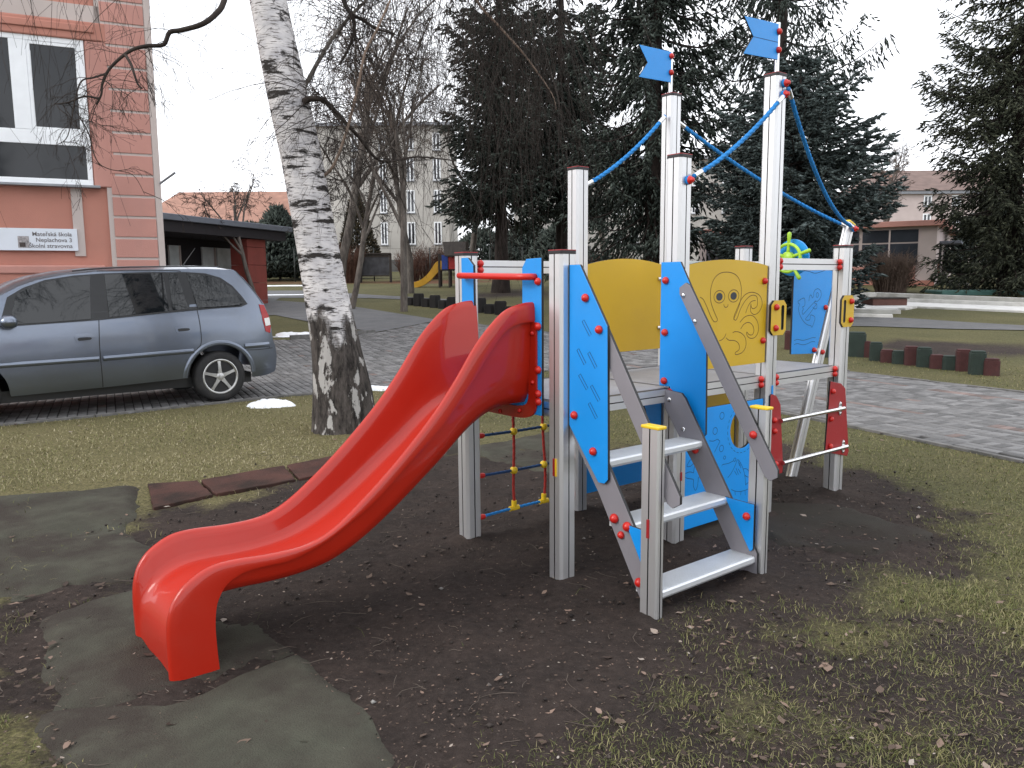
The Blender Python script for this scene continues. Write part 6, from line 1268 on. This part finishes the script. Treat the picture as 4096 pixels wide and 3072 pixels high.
# one more pair glimpsed between the mast and the fin
for px, py, h, cc, lab in ((3165, 1395, .36, 'r', 'red rubber post glimpsed left of the anchor panel'), (3290, 1425, .34, 'g', 'green rubber post seen between mast and front corner post')):
    c = gt(px, py); stump(c, .26, h, 'st_red' if cc == 'r' else 'st_green', lab, math.radians(-20), 'rubber palisade posts on the right')
La, Lb = gt(*T6(1228, 884)), gt(*T6(1700, 932)); ordn = ['first', 'second', 'third', 'fourth', 'fifth', 'sixth', 'seventh', 'eighth', 'ninth', 'tenth', 'eleventh', 'twelfth', 'thirteenth']
Lc_ = gt(1000 + 1720 / 1.58, 700 + 895 / 1.58)
for k in range(13):
    t = k / 12; c = La + (Lc_ - La) * t; h = (.26, .42, .28, .41, .27, .40, .25, .33, .44, .28, .40, .27, .36)[k]
    stump(c, .30, h, 'st_black', f'black palisade post, {ordn[k]} from the left in the row left of the slide top', math.radians(-30), 'black palisade posts on the left lawn')
# small slide tower
M['oldwood'] = pm('old_dark_wood', (.035, .028, .024), .9, 0, .25, 6, .4, 40, stretch=(1, 1, .2))
M['yslide'] = pm('yellow_slide_plastic', (.50, .27, .02), .4, 0, .1, 3)
M['pblue'] = pm('blue_play_panel', (.012, .045, .26), .5); M['pred'] = pm('red_play_panel', (.32, .015, .012), .5)
tb = gt(*T6(1600, 690)); k_ = F / tb[1]; q6 = lambda x: (x - 1600) / 2.765 / k_; z6 = lambda y: (690 - y) / 2.765 / k_
tower = thing('slide_tower', 'old wooden slide tower with yellow slide and dark pitched roof', 'slide tower', (tb[0], tb[1], zg(tb[0], tb[1])), 0)
for x in (1545, 1655, 1850):
    for y in (0, 1.0): m = MB(); m.box(q6(x) - .05, q6(x) + .05, y - .05, y + .05, -.1, z6(200) if x > 1700 else z6(330)); m.build('post', M['oldwood'], tower, bevel=.01)
m = MB(); m.box(q6(1545), q6(1850), -.05, 1.05, z6(505), z6(495)); m.build('platform', M['oldwood'], tower)
m = MB(); m.box(q6(1575), q6(1640), -.09, -.052, z6(495), z6(340)); m.build('blue_panel', M['pblue'], tower, bevel=.005); m = MB(); m.box(q6(1650), q6(1845), -.09, -.052, z6(492), z6(362)); m.build('red_panel', M['pred'], tower, bevel=.005)
for sgn, nm in ((0, 'roof_slope'), (1, 'roof_slope')):
    m = MB(); y0, ym, y1 = -.35, .5, 1.35; zA, zB = z6(345), z6(190); x0, x1 = q6(1600), q6(1890)
    if sgn == 0: m.add([(x0 + .05, y0, zA), (x1, y0, zA), (x1 - .22, ym, zB), (x0 - .1, ym, zB), (x0 + .05, y0, zA - .05), (x1, y0, zA - .05), (x1 - .22, ym, zB - .05), (x0 - .1, ym, zB - .05)], [(0, 1, 2, 3), (7, 6, 5, 4), (0, 4, 5, 1), (1, 5, 6, 2), (2, 6, 7, 3), (3, 7, 4, 0)])
    else: m.add([(x0 + .05, y1, zA), (x1, y1, zA), (x1 - .22, ym + .02, zB), (x0 - .1, ym + .02, zB), (x0 + .05, y1, zA - .05), (x1, y1, zA - .05), (x1 - .22, ym + .02, zB - .05), (x0 - .1, ym + .02, zB - .05)], [(0, 3, 2, 1), (4, 5, 6, 7), (0, 1, 5, 4), (1, 2, 6, 5), (2, 3, 7, 6), (3, 0, 4, 7)])
    m.build(nm, M['oldwood'], tower)
pr = catmull([(q6(1562), z6(400)), (q6(1530), z6(400)), (q6(1490), z6(430)), (q6(1420), z6(530)), (q6(1340), z6(600)), (q6(1260), z6(632)), (q6(1215), z6(640)), (q6(1203), z6(665)), (q6(1203), z6(688))], 5)
lo = catmull([(q6(1562), z6(505)), (q6(1535), z6(515)), (q6(1500), z6(545)), (q6(1440), z6(610)), (q6(1360), z6(665)), (q6(1280), z6(690)), (q6(1240), z6(692)), (q6(1240), z6(692)), (q6(1240), z6(692))], 5)
for y in (.28, .72):
    m = MB(); n = len(pr); m.add([(p[0], y - .025, p[1]) for p in pr] + [(p[0], y - .025, p[1]) for p in lo] + [(p[0], y + .025, p[1]) for p in pr] + [(p[0], y + .025, p[1]) for p in lo], [f for i in range(n - 1) for f in ((i, i + 1, n + i + 1, n + i), (2 * n + i, 3 * n + i, 3 * n + i + 1, 2 * n + i + 1), (i, 2 * n + i, 2 * n + i + 1, i + 1), (n + i, n + i + 1, 3 * n + i + 1, 3 * n + i))]); m.build('slide_cheek', M['yslide'], tower)
m = MB(); n = len(pr); mid = (pr * .35 + lo * .65); m.loft([[(p[0], y, p[1]) for p in mid] for y in (.3, .7)], closed=False); m.build('slide_bed', M['steel'], tower)
# blackboard on posts
bb = gt(*T6(845, 634)); k_ = F / bb[1]; qb = lambda x: (x - 845) / 2.765 / k_; zb = lambda y: (634 - y) / 2.765 / k_
board = thing('outdoor_blackboard', 'outdoor blackboard in a dark wooden frame with pitched top', 'blackboard', (bb[0], bb[1], zg(bb[0], bb[1])), 0)
for x in (678, 1005): m = MB(); m.box(qb(x) - .06, qb(x) + .06, -.06, .06, -.1, zb(330)); m.build('post', M['oldwood'], board, bevel=.01)
m = MB(); m.box(qb(692), qb(990), -.03, .02, zb(556), zb(362)); m.build('writing_surface', pm('chalky_slate', (.045, .046, .052), .8, 0, .4, 3), board); m = MB(); m.box(qb(650), qb(1012), -.12, .14, zb(330), zb(316)); m.build('top_board', M['oldwood'], board); m = MB(); m.box(qb(692), qb(990), -.05, .03, zb(362), zb(332)); m.build('rail', M['oldwood'], board); m = MB(); m.box(qb(692), qb(990), -.08, .03, zb(570), zb(557)); m.build('chalk_ledge', M['oldwood'], board)
# wire fence
M['fpost'] = pm('dark_green_fence_post', (.018, .022, .020), .6)
fa = gt(*T6(845, 634)); fy = 44.8; fence = thing('wire_fence', 'thin dark wire fence with slim posts along the far lawn', 'fence', (0, fy, zg(0, fy)), 0)
for px in (1392, 1497, 1609, 1721, 1840, 1960, 2090, 2225, 2360, 2495, 1285, 1180): x = atY(px, 1100, fy)[0]; m = MB(); m.tube([(x, 0, -.2), (x, 0, 1.85)], .035, 8); m.build('post', M['fpost'], fence, smooth=True)
xa, xb = atY(1120, 1100, fy)[0], atY(2600, 1100, fy)[0]
for z in (.15, .6, 1.05, 1.5, 1.8): m = MB(); m.tube([(xa, 0, z), (xb, 0, z)], .006, 4); m.build('wire', M['fpost'], fence)
# low wall / boxes by far block
c = atY(2480, 1040, 50); m = MB(); m.box(-1.6, 1.6, -.2, .2, -.2, .75); o = m.build('low_wall', M['cream'], bevel=.02); o.location = (c[0], 50, zg(0, 50)); tag(o, 'low pale wall with red coping seen above the plain yellow panel', 'wall')
m = MB(); m.box(-1.7, 1.7, -.26, .26, .752, .83); mm = m.build('coping', M['tile_o'], o)
# bench by the pavilion
bc_ = gt(*T7(1200, 350)); bench = thing('park_bench', 'brown slatted bench beside the round bush', 'bench', (bc_[0], bc_[1], zg(bc_[0], bc_[1])), math.radians(-8))
M['benchwood'] = pm('brown_bench_wood', (.13, .060, .034), .7, 0, .2, 5)
for k in range(4): m = MB(); m.box(-.9, .9, -.10 + .12 * k, 0 + .12 * k, .42, .46); m.build('seat_slat', M['benchwood'], bench, bevel=.006)
for k in range(4): m = MB(); m.box(-.9, .9, .40 + .03 * k, .44 + .03 * k, .56 + .12 * k, .66 + .12 * k); m.build('back_slat', M['benchwood'], bench, bevel=.006)
for x in (-.7, .7):
    m = MB(); m.tube([(x, -.05, -.05), (x, -.05, .42)], .025, 6); m.build('leg', M['fpost'], bench); m = MB(); m.tube([(x, .36, -.05), (x, .40, .45), (x, .52, 1.05)], .025, 6); m.build('leg', M['fpost'], bench)
# sunken sand area with stepped concrete edging
M['conc'] = pm('pale_concrete_edging', (.52, .51, .48), .9, 0, .15, 3, .2, 30, dirt=((.28, .26, .23), 2, .5, .75, .6))
M['sand'] = pm('frosty_white_sand', (.62, .61, .59), .95, 0, .12, 4, .3, 60)
def wall_line(name, pts, h, w_, mat, label, cat='edging'):
    o = None; P = [gt(*T7(*p)) for p in pts]; o = thing(name, label, cat, (0, 0, 0))
    for a, b in zip(P[:-1], P[1:]):
        n = max(1, int(np.linalg.norm(b - a) / 3.0))
        for i in range(n):
            c0 = a + (b - a) * i / n; c1 = a + (b - a) * (i + 1) / n; L_ = np.linalg.norm((c1 - c0)[:2]); m = MB(); m.box(.005, L_ - .005, -w_ / 2, w_ / 2, -.35, h); s_ = m.build('edging_slab', mat, o, bevel=.012); s_.location = (c0[0], c0[1], zg(c0[0], c0[1])); s_.rotation_euler = (0, -math.atan2(c1[2] - c0[2], L_), math.atan2(c1[1] - c0[1], c1[0] - c0[0]))
    return o
tag(sheet('sand_floor', [tuple(gt(*T7(*p))[:2]) for p in ((480, 590), (980, 590), (1130, 572), (2260, 612), (2260, 560), (740, 512), (480, 540))], .03, M['sand']), kind='structure')
wall_line('concrete_edging', [(480, 468), (740, 455), (2400, 522)], .14, .35, M['conc'], 'upper pale concrete step round the sunken sand area')
wall_line('concrete_edging', [(480, 515), (735, 505), (2400, 572)], .14, .35, M['conc'], 'lower pale concrete step round the sunken sand area')
wall_line('concrete_edging', [(1000, 590), (1130, 568), (2400, 624)], .05, .25, M['conc'], 'flat pale kerb along the front of the sand area')
wall_line('garden_step', [(440, 612), (985, 622)], .10, .5, M['conc'], 'upper concrete step leading down to the path', 'step')
wall_line('garden_step', [(440, 652), (915, 665)], .08, .5, M['conc'], 'lower concrete step beside the path', 'step')
c = gt(*T7(880, 556)); m = MB(); m.box(-.55, .55, -.45, .45, -.1, .24); o = m.build('wooden_sand_box', pm('red_brown_planks', (.11, .048, .036), .8, 0, .2, 5), bevel=.01); o.location = (c[0], c[1] + .4, zg(c[0], c[1])); tag(o, 'low red brown wooden box standing on the white sand', 'box'); m = MB(); m.box(-.60, .60, -.50, .50, .242, .28); m.build('lid', M['oldwood'], o, bevel=.01)
c = gt(*T7(1400, 445)); m = MB(); m.box(0, 7, 0, 2.2, -.1, .18); o = m.build('sandbox_cover', pm('teal_tarpaulin', (.06, .15, .13), .6, 0, .2, 3), bevel=.06); o.location = (c[0], c[1], zg(c[0], c[1])); o.rotation_euler = (0, 0, math.radians(-8)); tag(o, 'flat teal sandbox cover under the right spruce', 'cover')
# --- old snow
M['snow'] = pm('old_snow', (.80, .82, .85), .8, 0, .06, 8, .4, 60)
def snow(c, w_, d, h, seed, label, rz=0):
    r = np.random.default_rng(seed); n = 40; xs = np.linspace(-1, 1, n); X_, Y_ = np.meshgrid(xs, xs); a = np.arctan2(Y_, X_); rr = np.hypot(X_, Y_); edge = .50 + .46 * fbm(np.cos(a) * 2.6 + seed, np.sin(a) * 2.6, 1.8, seed); hh = np.clip((edge - rr) / .22, -.3, 1); hh = np.where(hh > 0, hh ** .6, hh) * (.55 + .8 * fbm(X_ + seed, Y_, 3.2, seed + 1)); idx = np.arange(n * n).reshape(n, n)
    fq = np.stack([idx[:-1, :-1], idx[:-1, 1:], idx[1:, 1:], idx[1:, :-1]], -1).reshape(-1, 4); o = np_mesh('snow_patch', np.stack([X_.ravel() * w_ / 1.5, Y_.ravel() * d / 1.5, hh.ravel() * h], 1), fq, M['snow'], smooth=True); o.location = (c[0], c[1], zg(c[0], c[1])); o.rotation_euler = (0, 0, rz); return tag(o, label, 'snow patch', 'melting snow patches')
snow(gt(1090, 1622), .56, .42, .06, 4, 'lumpy white snow patch on the grass behind the car')
snow(gt(1185, 1340), .95, .7, .06, 5, 'snow patch on the small lawn beside the birch')
snow(gt(1515, 1556), .7, .25, .04, 6, 'thin snow strip between birch and slide at the road edge')
snow(gt(1150, 1180), 3.0, .5, .03, 7, 'long snow strip on the asphalt beyond the car', .05)
snow(gt(1120, 1144), 2.6, .35, .04, 8, 'thin snow line at the far lawn edge', .05)
